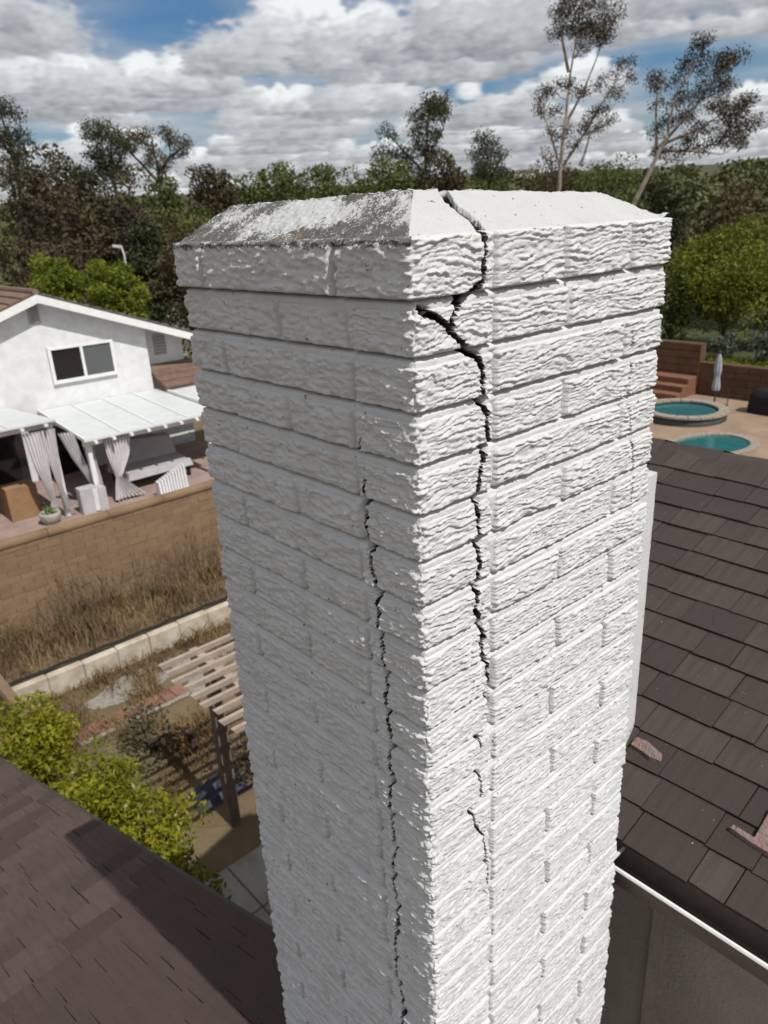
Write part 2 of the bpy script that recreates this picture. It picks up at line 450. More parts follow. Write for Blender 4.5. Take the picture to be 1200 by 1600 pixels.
def relief(wv, z, seed):
    sun = sst(-.1, .25, wv)                                     # sunlit face: ledges; shaded face: rounder lumps
    warp = 1.0 * fbm(wv * .45, z * 1.3, 3) + .26 * fbm(wv * 1.5, z * 3.0, 9) + .17 * fbm(wv * 4.5, z * 6, 14, 2)
    f = np.mod(-(z * 6.6 + warp * 2.2), 1)
    saw = f * (1 - sst(.86, 1, f))
    mod = sst(-.30, .30, fbm(wv * 1.0, z * 2.6, 21))
    f2 = np.mod(-(z * 11.5 + warp * 3.2 + .7), 1); saw2 = f2 * (1 - sst(.75, 1, f2))
    a = .068 * saw * mod + .042 * saw2 * (1 - .4 * mod) + .022 * fbm(wv * .9, z * 2.6, 31) + .038 * fbm(wv * 5, z * 11, 37) - .02
    rg = 1 - np.abs(fbm(wv * 1.6 + .4 * z, z * 4.2, 51)) * 2.2
    b = .058 * fbm(wv * 1.3, z * 3.0, 41) + .052 * rg + .050 * fbm(wv * 5, z * 8, 47) + .036 * saw * mod - .035
    cor = np.exp(-(wv / .3) ** 2)
    c = .09 * fbm(wv * 3 + 5, z * 4.2, 61) + .10 * fbm(wv * 8, z * 10, 63)
    return (a * sun + b * (1 - sun)) * (1 - .6 * cor) + c * cor

def crack(wv, z, grow=0.):
    c = np.zeros(np.shape(wv)); crack_shade = np.zeros(np.shape(wv))
    lo, hi = wv.min(), wv.max(); zl, zh = z.min(), z.max()
    for sgn, L in ((1, CR_R), (-1, CR_L)):
        for poly, hw in L:
            px = [sgn * p[0] for p in poly]; pz = [p[1] for p in poly]
            if min(px) > hi + .3 or max(px) < lo - .3 or min(pz) > zh + .3 or max(pz) < zl - .3: continue
            q = [(a, b) for a, b in zip(px, pz)]
            wx = wv + .07 * fbm(wv * 5, z * 6, 71) + .045 * fbm(wv * 15, z * 17, 73)
            d = pdist(wx, z + .03 * fbm(wv * 9, z * 9, 75), q)
            ww = hw * (1 + .75 * fbm(z * 2.2 + wv, z * 1.1, 77))
            if hw > .015: ww = np.maximum(ww, .016)
            ww = ww + grow
            c = np.maximum(c, np.clip(1.5 * (1 - d / (ww * .95)), 0, 1)); crack_shade = np.maximum(crack_shade, 1 - sst(ww * .95, ww * 1.25, d))
    return c, crack_shade

def capd(wv):   # the top course stands proud
    return np.where(wv < 0, .095, .04)

N_COURSE = 33
def brick(w0, w1, zt, zb, dw, dz, seed, extra=0., cap=False):
    nu = max(3, int((w1 - w0) / dw) + 1); nv = max(3, int((zt - zb) / dz) + 1)
    us = np.linspace(w0, w1, nu)
    if w0 < 0 < w1 and w1 < 3:      # the corner bricks, finer where the cracks pass
        fine = .3 if zb > -2.2 else 1.35
        us = np.concatenate([np.arange(w0, -1.06, .016), np.arange(-1.05, fine - .012, .036), np.arange(fine, w1 - .008, .015), [w1]]); nu = len(us)
    a, b = np.meshgrid(us, np.linspace(zb, zt, nv), indexing='ij')
    e1 = np.minimum(a - w0, w1 - a) + .035 * fbm(a * 4, b * 4, seed, 2); e2 = np.minimum(b - zb, zt - b) + .03 * fbm(a * 4, b * 4, seed + 5, 2)
    edge = np.minimum(e1, e2); brd = np.minimum(np.minimum(a - w0, w1 - a), np.minimum(b - zb, zt - b))
    pr = np.sqrt(sst(-.012, .055, edge)) * sst(-.001, .02, brd)
    ck, crack_shade = crack(a, b)
    rl = relief(a, b, seed)
    tilt = .03 * math.sin(seed * 12.9) * (a - w0) / (w1 - w0)
    bd = .18; d = -bd + (bd + .012 * math.sin(seed * 7.7) + tilt + extra + (capd(a) if cap else 0)) * pr + rl * pr ** 1.5
    d = d - .7 * ck
    x, y = per(a, d)
    V = np.stack([x, y, Z0 + b * H], -1)
    at = {'crack_shade': ('POINT', crack_shade)}
    if cap: at['lichen'] = ('POINT', np.where(a < 0, .95, .42) * sst(.80, 1.04, b) * sst(-WL - .1, -WL + .1, a)); at['orange'] = ('POINT', 0 * a)
    o = obj_np('brick', V, grid_faces(nu, nv), M_CAPP if cap else M_PAINT, chim, True, at)
    return o

JOINTS_R = {1: (4.62,), 0: (6.9,)}    # further head joints on the sunlit face, odd and even courses
JOINTS_L = {1: (4.12,), 0: (6.55,)}
GAP = .040; BED = .078
for i in range(0, N_COURSE):
    cap = i == 0; k = i if not cap else 0
    zt, zb = (1.13, .07) if cap else (-(i - 1) - BED, -i + BED)
    od = 1 if (i % 2 == 1) else 0
    ext = 0.
    sr, slf = 2.17 + .04 * math.sin(i * 3.1), 1.80 + .05 * math.sin(i * 2.3)
    if cap: sr, slf = 2.12, 2.05
    brick(-slf + GAP, sr - GAP, zt, zb, .026, .021, 100 + i, ext, cap)
    js = [sr] + [j + .06 * math.sin(i * 1.7 + j) for j in ((4.44, 6.88) if cap else JOINTS_R[od])]
    ends = js + [WR + .9 if od else WR + 1.9]
    for n in range(len(js)):
        gp = GAP if (i < 8 or n == 0) else .05
        ge = GAP if (i < 8 or n == len(js) - 1) else .05
        brick(js[n] + gp, ends[n + 1] - ge, zt, zb, .045, .021, 200 + i * 7 + n, ext, cap)
    jl = [slf] + [j + .06 * math.sin(i * 2.7 + j) for j in ((6.9,) if cap else JOINTS_L[od])]
    ends = jl + [WL + 1.9 if od else WL + .9]
    for n in range(len(jl)):
        brick(-ends[n + 1] + GAP, -jl[n] - GAP, zt, zb, .05, .033, 400 + i * 7 + n, ext, cap)
    # the two far sides, plain
    s0 = WR + (.9 if od else 1.9); s1 = PER - (WL + (1.9 if od else .9))
    edges = np.linspace(s0, s1, 5)
    for n in range(4):
        brick(edges[n] + GAP, edges[n + 1] - GAP, zt, zb, .5, .25, 600 + i * 5 + n, ext, cap)

# mortar bed behind the bricks, all the way round
def mortar():
    wa = np.concatenate([np.arange(-WL - .3, -2.2, .07), np.arange(-2.2, 2.4, .04), np.arange(2.4, WR + .3, .07), np.arange(WR + .3, PER - WL - .3, .6), [PER - WL - .3]])
    js_ = np.array([-1.35, -1.05, -.8, -.4, 0, .35, .6, .8, .95, 1.05, 1.2]) * BED
    za = np.sort(np.concatenate([np.arange(-80, -34, 4.), (-np.arange(0, 34)[:, None] + js_[None, :]).ravel(), (-np.arange(0, 34)[:, None] - np.array([.3, .5, .7])[None, :]).ravel(), [.4, .8, 1.08]]))
    a, b = np.meshgrid(wa, za, indexing='ij')
    tj = (b - np.round(b)) / BED
    d = np.where(np.abs(tj) < 1.4, -.05 - np.where(a < 0, .19, .13) * sst(-.1, 1.0, tj), -.11) + .016 * fbm(a * 5, b * 5, 81) + .016 * fbm(a * 14, b * 16, 83)
    # head joints: some struck nearly flush, some open
    i = np.floor(-b) + 1; od = np.mod(i, 2)
    for s_, od_ in ((2.17, None), (4.62, 1), (6.9, 0), (-1.80, None), (-4.12, 1), (-6.55, 0)):
        near = np.abs(a - s_) < .14
        if od_ is not None: near &= (od == od_)
        fill = .05 * np.sin(i * 5.3 + s_ * 3.1) + .005
        if s_ > 4: fill = np.where(b < -7, fill - .16, fill)
        if s_ < 0: fill = fill * .6 + .03
        inb = sst(.03, .12, np.minimum(np.mod(-b, 1), 1 - np.mod(-b, 1)))
        d = d + np.where(near & (b < 0), fill, 0) * inb
    ck = np.zeros_like(a); mk = np.abs(wa) < 2.7; ck[mk], _ = crack(a[mk], b[mk], .05); crack_shade = np.minimum(ck * 2, 1); d = d - .8 * ck
    x, y = per(a, d)
    obj_np('mortar', np.stack([x, y, Z0 + b * H], -1), grid_faces(len(wa), len(za)), M_PAINT, chim, True, {'crack_shade': ('POINT', crack_shade)})
mortar()

# sloped mortar wash on top
def wash():
    zb = 1.07
    B = [np.array(p) for p in ((-.01, .05, zb), (WR - .05, .05, zb), (WR - .05, WL - .03, zb), (-.01, WL - .03, zb))]
    T = [np.array(p) for p in ((1.34, 1.27, 1.885), (7.5, 1.27, 1.745), (7.5, 7.3, 1.80), (1.34, 7.67, 1.88))]
    ck_poly = [(2.17, 1.42), (2.14, 1.33), (1.97, .97), (1.96, .77), (1.98, .63), (2.03, .43), (1.93, .18), (1.82, 0), (1.78, -.2)]
    Vs, Fs, CRACK_SHADE, LI, ORG = [], [], [], [], []; off = 0
    def patch(p00, p10, p11, p01, nu, nv, kind):
        nonlocal off
        ss = np.linspace(0, 1, nu)
        if kind == 'R': ss = np.concatenate([np.linspace(0, .26, nu // 2), np.linspace(.26, 1, nu - nu // 2 + 1)[1:]])
        s, t = np.meshgrid(ss, np.linspace(0, 1, nv), indexing='ij')
        P = (p00 * ((1 - s) * (1 - t))[..., None] + p10 * (s * (1 - t))[..., None] + p11 * (s * t)[..., None] + p01 * ((1 - s) * t)[..., None])
        x, y = P[..., 0], P[..., 1]
        rough = .035 if kind == 'R' else .06
        dz = rough * fbm(x * 1.7, y * 1.7, 91) + rough * .8 * fbm(x * 6, y * 6, 93) + (.03 if kind != 'R' else .012) * fbm(x * 16, y * 16, 95)
        lip = (1 - sst(0, .16, t)) if kind in 'RLB' else 0
        dz = dz + lip * (.05 * fbm(x * 2.2 + 3, y * 2.2, 97) - .0)
        if kind == 'R': dz = dz + .13 * np.exp(-((x - WR + .12) / .16) ** 2) * (1 - sst(.0, .25, t))
        seam = 0
        ck = np.zeros_like(x); rw = ck
        if kind in 'RT':
            d = pdist(x + .05 * fbm(x * 5, y * 7, 99), y, ck_poly)
            ww = .092 * (1 + .5 * fbm(y * 3, x, 101)); ck = np.clip(1.15 - d / (ww * 1.15), 0, 1); rw = 1 - sst(ww * .92, ww * 1.25, d)
            if kind == 'T': rw = rw * (1 - sst(1.27, 1.7, y)); ck = ck * (1 - sst(1.27, 1.7, y))
        P = P.copy(); P[..., 2] += dz - .55 * ck
        li = np.zeros_like(x)
        if kind == 'L':
            li = .70 + .95 * fbm(x * .8, y * .6, 103) + .25 * (1 - sst(.1, .5, t)) - .45 * (1 - sst(.3, .8, y)) * sst(.3, .9, t) + .25 * np.exp(-((y - 2.2) / 1.) ** 2) + .3 * np.exp(-((y - 7.6) / .9) ** 2)
        elif kind == 'R':
            li = .16 + .4 * np.exp(-(x / .9) ** 2) + .35 * (1 - sst(.05, .3, t)) * sst(2, 4, x) + .12 * fbm(x * 1.2, y, 105)
        elif kind == 'T': li = .35 * np.ones_like(x)
        else: li = .4 * np.ones_like(x)
        og = np.zeros_like(x)
        if kind == 'L':
            for (oy, ot, r_) in ((3.35, .13, .13), (4.0, .1, .1), (3.0, .2, .07), (3.6, .04, .1)):
                og = np.maximum(og, 1 - sst(r_ * .5, r_, np.hypot(y - oy, (t - ot) * 1.9)))
        Vs.append(P.reshape(-1, 3)); Fs.append(grid_faces(nu, nv, off)); CRACK_SHADE.append(rw.ravel()); LI.append(np.clip(li, 0, 1).ravel()); ORG.append(og.ravel())
        off += nu * nv
    patch(B[0], B[1], T[1], T[0], 340, 90, 'R')
    patch(B[3], B[0], T[0], T[3], 200, 60, 'L')
    patch(B[1], B[2], T[2], T[1], 40, 10, 'B'); patch(B[2], B[3], T[3], T[2], 40, 10, 'B')
    patch(T[0], T[1], T[2], T[3], 120, 40, 'T')
    V = np.concatenate(Vs) * H; V[:, 2] += Z0
    obj_np('mortar_cap', V, np.concatenate(Fs), M_WASH, chim, True, {'crack_shade': ('POINT', np.concatenate(CRACK_SHADE)), 'lichen': ('POINT', np.concatenate(LI)), 'orange': ('POINT', np.concatenate(ORG))})
wash()
# plastered strip on the far corner
def strip():
    zs = np.linspace(-5.4, -14.9, 60); xs = np.array([8.2, 8.45, 8.75, 9.0, 9.12, 9.17, 9.17, 9.17])
    ys = np.array([.06, .05, .04, .04, .06, .11, .6, 5.])
    a, b = np.meshgrid(np.arange(8), np.arange(60), indexing='ij')
    z = zs[b]; taper = 1 - .9 * sst(-13.6, -14.9, z)
    x = 8.2 + (xs[a] - 8.2) * taper + .018 * fbm(z * 3, a * .8, 111); y = ys[a] + .015 * fbm(z * 4, a * 1.1, 113)
    V = np.stack([x, y, z], -1).reshape(-1, 3)
    F = grid_faces(8, 60)
    o = len(V); V2 = V.copy().reshape(8, 60, 3)[:, 0]; V2 = np.vstack([V2, [[8.5, 5., -5.4]]])
    Vt = np.vstack([V, V2]); Ft = [[o + 8, o + k, o + k + 1, o + k + 1] for k in range(7)]
    W = Vt * H; W[:, 2] += Z0
    me_o = obj_np('plaster_strip', W, F, M_PAINT, chim, True, {'crack_shade': ('POINT', np.zeros(len(W)))})
    t = W[o:o + 9]
    MB().verts([tuple(p) for p in t], [(8, 7, 6, 5, 4, 3, 2, 1, 0)]).build('plaster_top', M_PAINT, chim)
strip()

# ------------------------------------------------------------------ the house the chimney belongs to
M_WALLB = mat('brown_stucco', (.40, .35, .30), .95, .7, 5, .7, 70, (.31, .28, .245))
M_DARKM = mat('dark_metal', (.05, .045, .042), .5, .4, 12, .1)
M_WHITEM = mat('white_metal_edge', (.78, .77, .74), .5, .3, 30, .1, 50)
M_DECK = mat('roof_felt', (.035, .03, .028), .95, .3, 10)
house = empty('shingled_house', (2.5, 0, 0))
tag(house, 'brown shingle roofed house with white gutter that the white chimney stands against', 'house')
MB().hexa([(1.16, -6, 0), (6.2, -6, 0), (6.2, 1.75, 0), (1.16, 1.75, 0), (1.16, -6, 5.3), (6.2, -6, 4.5), (6.2, 1.75, 4.5), (1.16, 1.75, 5.3)]).build('wall', M_WALLB, house)
MB().box(1.135, 1.16, .02, .06, 0, 5.3).build('wall_trim', M_WALLB, house)
MB().box(-6, -.05, -6, 4.9, 0, 3.0).build('wall', M_WALLB, house)
EXP = .128
def shingle_mesh(wd_, thick=.015, ln=EXP * 1.55):
    j = [random.uniform(-.004, .004) for _ in range(4)]
    hw = wd_ / 2
    v = [(-hw, j[0], .0), (hw, j[1], .0), (hw, ln, -.004), (-hw, ln, -.004), (-hw, j[0], thick), (hw, j[1], thick), (hw, ln, .002), (-hw, ln, .002)]
    me = bpy.data.meshes.new('shingle')
    me.from_pydata(v, [], [(3, 2, 1, 0), (4, 5, 6, 7), (0, 1, 5, 4), (1, 2, 6, 5), (2, 3, 7, 6), (3, 0, 4, 7)]); me.update()
    return me
def roof(name, origin, rot, width, length, thick, mshingle, a_rng, b_rng, exp, widths, seed, budget, lift=.006):
    """deck in local axes: x along the courses, y up the slope, z out; shingles are its pieces"""
    r_ = random.Random(seed)
    dk = bpy.data.meshes.new(name)
    v = [(0, 0, -thick), (width, 0, -thick), (width, length, -thick), (0, length, -thick), (0, 0, 0), (width, 0, 0), (width, length, 0), (0, length, 0)]
    dk.from_pydata(v, [], [(3, 2, 1, 0), (4, 5, 6, 7), (0, 1, 5, 4), (1, 2, 6, 5), (2, 3, 7, 6), (3, 0, 4, 7)])
    d = link(name, dk, M_DECK, house); d.location = Vector(origin) - house.location; d.rotation_euler = rot
    ms = {wv: [shingle_mesh(wv, ln=exp * 1.5) for _ in range(3)] for wv in widths}
    for k in ms.values():
        for me in k: me.materials.append(mshingle)
    cand, rest = [], MB()
    nrow = int((length - .4 * exp) / exp)
    for row in range(nrow):
        b = row * exp - .02; a = 0.; first = True
        while a < width - .005:
            wv = r_.choice(widths); sc = r_.uniform(.35, 1) if first else 1.; first = False
            if a + wv * sc > width: sc = (width - a) / wv
            jit = r_.uniform(-.004, .004); tz = lift + r_.uniform(0, .004); c_ = a + wv * sc / 2
            vis = a_rng(b)[0] - .1 < c_ < a_rng(b)[1] + .1 and b_rng[0] <= b <= b_rng[1]
            cand.append((vis, c_, b + jit, wv, tz, sc))
            a += wv * sc + r_.uniform(.002, .005)
    cand.sort(key=lambda c: (not c[0]))
    for n, (vis, a, b, wv, tz, sc) in enumerate(cand):
        me = r_.choice(ms[wv])
        if vis and n < budget:
            o = bpy.data.objects.new('shingle', me); COL.objects.link(o); o.parent = d
            o.location = (a, b, tz); o.scale = (sc, 1, 1); o.rotation_euler = (R(r_.uniform(-.25, .35)), R(r_.uniform(-.3, .3)), R(r_.uniform(-.35, .35)))
        else:
            o0 = len(rest.v)
            for q in me.vertices: rest.v.append((q.co.x * sc + a, q.co.y + b, q.co.z + tz))
            for p in me.polygons: rest.f.append(tuple(i + o0 for i in p.vertices))
    me = bpy.data.meshes.new('shingles'); me.from_pydata(rest.v, [], rest.f); me.update()
    o = link('shingles', me, mshingle, d); tag(o, kind='stuff')
    return d
# right slope: courses run along Y, rises towards +X. local x -> -Y, local y -> +X up
PR = R(18.4); XE, ZE = .86, Z0 - 1.655
rx = Matrix(((0, math.cos(PR), -math.sin(PR)), (-1, 0, 0), (0, math.sin(PR), math.cos(PR))))
roofR = roof('roof_slope', (XE, 1.9, ZE), rx.to_euler(), 6.0, 1.99, .05, M_SH_R, lambda b: (1.9 - .25 - .42 * b - .35, 1.9 + .62 - .5 * b), (-1, 3), .128, (.25, .23, .20, .13, .10), 3, 175)
# far side of that roof, and its ridge
xr, zr = XE + 1.985 * math.cos(PR), ZE + 1.985 * math.sin(PR)
MB().hexa([(xr, -4.1, zr - .06), (xr + 3.8, -4.1, zr - 1.32), (xr + 3.8, 1.9, zr - 1.32), (xr, 1.9, zr - .06), (xr, -4.1, zr), (xr + 3.8, -4.1, zr - 1.26), (xr + 3.8, 1.9, zr - 1.26), (xr, 1.9, zr)]).build('roof_back', M_SH_R, house)
for k in range(20):
    y0 = -4.1 + k * .3
    MB().verts([(xr - .13, y0, zr - .028), (xr, y0, zr + .022), (xr + .13, y0, zr - .025), (xr - .13, y0 + .34, zr - .038), (xr, y0 + .34, zr + .012), (xr + .13, y0 + .34, zr - .035)], [(0, 1, 4, 3), (1, 2, 5, 4), (0, 3, 5, 2)]).build('ridge_shingle', M_SH_R, house)
# gutter under the eave
gx = XE - .085
G = [(gx + .082, ZE - .005), (gx + .082, ZE - .10), (gx + .02, ZE - .11), (gx + .004, ZE - .06), (gx, ZE - .035)]
gv, gf = [], []
for y in (-4.1, 1.9):
    for x, z in G: gv.append((x, y, z))
    for x, z in reversed(G): gv.append((x + (.003 if x > gx + .05 else -.003), y, z - .003))
for k in range(10): gf.append((k, (k + 1) % 10, 10 + (k + 1) % 10, 10 + k))
gut = MB().verts(gv, gf).build('gutter', mat('brown_gutter', (.15, .125, .105), .85, .4, 12, spec=.1), house)
MB().tube([(gx - .001, -4.1, ZE - .033), (gx - .001, 1.9, ZE - .033)], .0065, 6).build('gutter_lip', M_WHITEM, gut)
for y in (.045, -.9, -1.8, 1.0):
    MB().box(gx, gx + .085, y - .004, y + .004, ZE - .034, ZE - .028).build('gutter_hanger', M_WHITEM, gut)
MB().box(XE + .012, XE + .035, -4.1, 1.9, ZE - .16, ZE - .02).build('fascia', M_DARKM, house)
# left slope: falls towards +Y, courses along X, turned 4.45 degrees
PL = R(16); ph = R(4.45)
yl = Vector((-math.sin(ph), math.cos(ph), 0)); xl = Vector((math.cos(ph), math.sin(ph), 0))
down = (yl * math.cos(PL) - Vector((0, 0, math.sin(PL)))); nrm = xl.cross(-down) * -1
if nrm.z < 0: nrm = -nrm
ax_x = -xl; ax_y = -down; ax_z = ax_x.cross(ax_y)
if ax_z.z < 0: ax_x = xl; ax_z = ax_x.cross(ax_y)
ml = Matrix((ax_x, ax_y, ax_z)).transposed()
B_ = Vector((.294, 1.274, Z0 - 2.65))             # a point on the rake edge
LEN = 6.4; low = B_ + down * 4.6
org = low if ax_x.dot(xl) < 0 else low - xl * 5.0
if ax_x.dot(xl) > 0:
    arng = lambda b: (5.0 - max(.25, .55 + (b - 1.0) * .16) - .3, 5.0)
else:
    arng = lambda b: (0, max(.25, .55 + (b - 1.0) * .16) + .3)
roofL = roof('roof_slope', org, ml.to_euler(), 5.0, LEN, .05, M_SH_L, arng, (.2, 5.3), .138, (.31, .31, .24, .17, .12), 5, 130, .005)
# rake trim under the shingle ends of the left slope
rk = MB()
for s0 in (0,):
    a0 = B_ + down * 4.6 + xl * .012; a1 = B_ - down * 1.8 + xl * .012
    n_ = ax_z
    rk.hexa([a0 - n_ * .16, a0 + xl * .02 - n_ * .16, a1 + xl * .02 - n_ * .16, a1 - n_ * .16, a0 - n_ * .004, a0 + xl * .02 - n_ * .004, a1 + xl * .02 - n_ * .004, a1 - n_ * .004])
rk.build('rake_board', M_DARKM, house)

# broken pieces of terracotta tile lying on the right slope
M_TERRA = mat('terracotta', (.30, .175, .15), .9, .9, 30, .8, 90, (.22, .19, .175))
def on_right(x, y, dz): return (x, y, ZE + (x - XE) * math.tan(PR) + .018 + dz)
def fragment(label, pts, th=.016):
    n = len(pts); v = [on_right(x, y, .003) for x, y in pts] + [on_right(x, y, th + .003 + .003 * math.sin(k * 2.1)) for k, (x, y) in enumerate(pts)]
    f = [tuple(range(n))[::-1], tuple(range(n, 2 * n))] + [(k, (k + 1) % n, n + (k + 1) % n, n + k) for k in range(n)]
    o = MB().verts(v, f).build('tile_fragment', M_TERRA); tag(o, label, 'tile fragment', 'broken tile pieces on the roof'); return o
fragment('small broken pinkish tile shard on brown shingles right beside the chimney', [(1.15, .19), (1.152, .152), (1.138, .09), (1.112, .08), (1.106, .115), (1.116, .15), (1.118, .19)])
fragment('larger pink terracotta shard at the right edge of the picture on brown roof', [(1.026, -.186), (1.036, -.19), (1.036, -.25), (1.094, -.25), (1.14, -.25), (1.15, -.40), (1.03, -.40), (1.012, -.31), (1.018, -.25)])

# ------------------------------------------------------------------ the neighbour's house across the garden wall
M_STUC = mat('white_stucco', (.72, .72, .73), .9, .35, 3, .4, 60)
M_TRIM = mat('white_trim', (.76, .76, .75), .6, .2, 6)
M_PANEL = mat('white_patio_panel', (.60, .625, .62), .5, .5, 2.5, 0, 1, (.47, .50, .49))
M_RTILE = mat('brown_roof_tile', (.20, .135, .10), .9, .7, 5, .3, 30, objrand=.4)
M_GTILE = mat('grey_roof_tile', (.15, .145, .14), .9, .6, 5, .3, 30, objrand=.3)
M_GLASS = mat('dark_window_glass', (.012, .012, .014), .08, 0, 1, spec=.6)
M_SCREEN = mat('grey_insect_screen', (.10, .105, .11), .6, .2, 40)
M_VENT = mat('grey_louvre', (.42, .42, .43), .7, .2, 10)
M_BLACK = mat('black_interior', (.012, .012, .013), .7)
nb = empty('gabled_house', (6.4, 22, .4))
tag(nb, 'white stucco house with low gable, dark sliding window and white patio covers', 'house')
RX, RZ, SL = 6.40, 5.62, .36
def gz(x): return RZ - abs(x - RX) * SL
MB().verts([(-3, 22, .3), (9.55, 22, .3), (9.55, 22, gz(9.55)), (RX, 22, gz(RX)), (-3, 22, gz(-3)), (-3, 36, .3), (9.55, 36, .3), (9.55, 36, gz(9.55)), (RX, 36, gz(RX)), (-3, 36, gz(-3))],
           [(0, 1, 2, 3, 4), (9, 8, 7, 6, 5), (1, 6, 7, 2), (5, 0, 4, 9)]).build('wall', M_STUC, nb)
MB().verts([(9.55, 22.5, .3), (11.0, 22.5, .3), (11.0, 22.5, gz(11.0)), (9.55, 22.5, gz(9.55)), (9.55, 36, .3), (11, 36, .3), (11, 36, gz(11)), (9.55, 36, gz(9.55))],
           [(0, 1, 2, 3), (1, 5, 6, 2)]).build('wall', M_STUC, nb)
def slab(x0, x1, y0, y1, t0, t1):
    """roof slab piece lying t0..t1 above the gable line between x0 and x1"""
    return MB().hexa([(x0, y0, gz(x0) + t0), (x1, y0, gz(x1) + t0), (x1, y1, gz(x1) + t0), (x0, y1, gz(x0) + t0), (x0, y0, gz(x0) + t1), (x1, y0, gz(x1) + t1), (x1, y1, gz(x1) + t1), (x0, y1, gz(x0) + t1)])
rfL = slab(-3.6, RX, 21.62, 36.3, .02, .13).build('roof', M_RTILE, nb)
rfR = slab(RX, 11.3, 21.62, 36.3, .02, .13).build('roof', M_GTILE, nb)
for k in range(14):
    x = RX - .05 - k * .34; MB().hexa([(x - .36, 21.60, gz(x - .36) + .135), (x, 21.60, gz(x) + .135), (x, 36.3, gz(x) + .135), (x - .36, 36.3, gz(x - .36) + .135), (x - .36, 21.60, gz(x - .36) + .195), (x, 21.60, gz(x) + .145), (x, 36.3, gz(x) + .145), (x - .36, 36.3, gz(x - .36) + .195)]).build('tile_course', M_RTILE, rfL)
    x = RX + .05 + k * .34; MB().hexa([(x, 21.60, gz(x) + .135), (x + .36, 21.60, gz(x + .36) + .135), (x + .36, 36.3, gz(x + .36) + .135), (x, 36.3, gz(x) + .135), (x, 21.60, gz(x) + .145), (x + .36, 21.60, gz(x + .36) + .195), (x + .36, 36.3, gz(x + .36) + .195), (x, 36.3, gz(x) + .145)]).build('tile_course', M_GTILE, rfR)
MB().tube([(RX, 21.58, RZ + .16), (RX, 36.3, RZ + .16)], .09, 8).build('ridge_tile', M_RTILE, rfL)
slab(-3.6, RX, 21.55, 21.61, -.13, .09).build('fascia', M_TRIM, nb); slab(RX + .002, 11.25, 21.55, 21.61, -.13, .09).build('fascia', M_TRIM, nb)
def vent(x0, x1, z0, z1, y):
    v = MB().box(x0, x1, y - .03, y, z0, z1).build('gable_vent', M_VENT, nb)
    n = 6
    for k in range(n):
        z = z0 + .04 + (z1 - z0 - .06) * k / n
        MB().hexa([(x0 + .03, y - .07, z), (x1 - .03, y - .07, z), (x1 - .03, y - .035, z + .03), (x0 + .03, y - .035, z + .03), (x0 + .03, y - .07, z + .015), (x1 - .03, y - .07, z + .015), (x1 - .03, y - .035, z + .045), (x0 + .03, y - .035, z + .045)]).build('vent_slat', M_VENT, v)
vent(6.19, 6.5, 4.90, 5.40, 22); vent(10.0, 10.42, 3.42, 4.08, 22.5)
wn = MB().box(6.51, 8.42, 21.985, 21.995, 3.18, 4.18).build('window', M_BLACK, nb)
for a in ((6.49, 8.44, 4.12, 4.20), (6.49, 8.44, 3.14, 3.24)): MB().box(a[0], a[1], 21.90, 21.98, a[2], a[3]).build('window_frame', M_TRIM, wn)
for a in ((6.49, 6.58), (7.42, 7.50), (8.35, 8.44)): MB().box(a[0], a[1], 21.905, 21.978, 3.24, 4.12).build('window_frame', M_TRIM, wn)
MB().box(6.58, 7.42, 21.955, 21.965, 3.24, 4.12).build('pane', M_GLASS, wn); MB().box(7.50, 8.35, 21.94, 21.95, 3.24, 4.12).build('insect_screen', M_SCREEN, wn)
# lower tiled roof of the wing
lr = MB().hexa([(9.6, 21.2, 2.50), (13, 21.2, 2.50), (13, 22.45, 3.05), (9.6, 22.45, 3.05), (9.6, 21.2, 2.56), (13, 21.2, 2.56), (13, 22.45, 3.11), (9.6, 22.45, 3.11)]).build('lower_roof', M_RTILE, nb)
for k in range(4):
    y, z = 21.2 + k * .31, 2.57 + k * .136
    MB().hexa([(9.58, y - .03, z), (13, y - .03, z), (13, y + .34, z + .15), (9.58, y + .34, z + .15), (9.58, y - .03, z + .07), (13, y - .03, z + .07), (13, y + .34, z + .17), (9.58, y + .34, z + .17)]).build('tile_course', M_RTILE, lr)
# patio covers
def cover(x0, x1, ya, za, yb, zb, n, skew=0.):
    c = MB().box(x0 + .02, x1 - .02, ya + .25, ya + .33, za - .22, za - .055).build('patio_cover', M_TRIM, nb)
    for k in range(n):
        a, b = x0 + (x1 - x0) * k / n, x0 + (x1 - x0) * (k + 1) / n
        MB().hexa([(a + .012, ya, za - .05), (b - .012, ya, za - .05), (b - .012 + skew, yb, zb - .05), (a + .012 + skew, yb, zb - .05), (a + .012, ya, za), (b - .012, ya, za), (b - .012 + skew, yb, zb), (a + .012 + skew, yb, zb)]).build('cover_panel', M_PANEL, c)
        MB().hexa([(a - .03, ya + .01, za - .04), (a + .03, ya + .01, za - .04), (a + .03 + skew, yb, zb - .04), (a - .03 + skew, yb, zb - .04), (a - .022, ya + .01, za + .035), (a + .022, ya + .01, za + .035), (a + .022 + skew, yb, zb + .035), (a - .022 + skew, yb, zb + .035)]).build('seam_rib', M_TRIM, c)
        for q in (.25, .75):
            xx = a + (b - a) * q
            MB().hexa([(xx - .04, ya - .1, za - .12), (xx + .04, ya - .1, za - .12), (xx + .04, yb - .02, zb - .22), (xx - .04, yb - .02, zb - .22), (xx - .04, ya - .1, za - .06), (xx + .04, ya - .1, za - .06), (xx + .04, yb - .02, zb - .06), (xx - .04, yb - .02, zb - .06)]).build('rafter', M_TRIM, c)
    return c
cover(5.70, 9.55, 18.0, 2.33, 21.97, 2.46, 4, .2)
cover(-1.6, 5.10, 18.0, 3.02, 21.97, 2.72, 6)
cover(9.62, 13.2, 18.7, 2.42, 21.15, 2.50, 3)
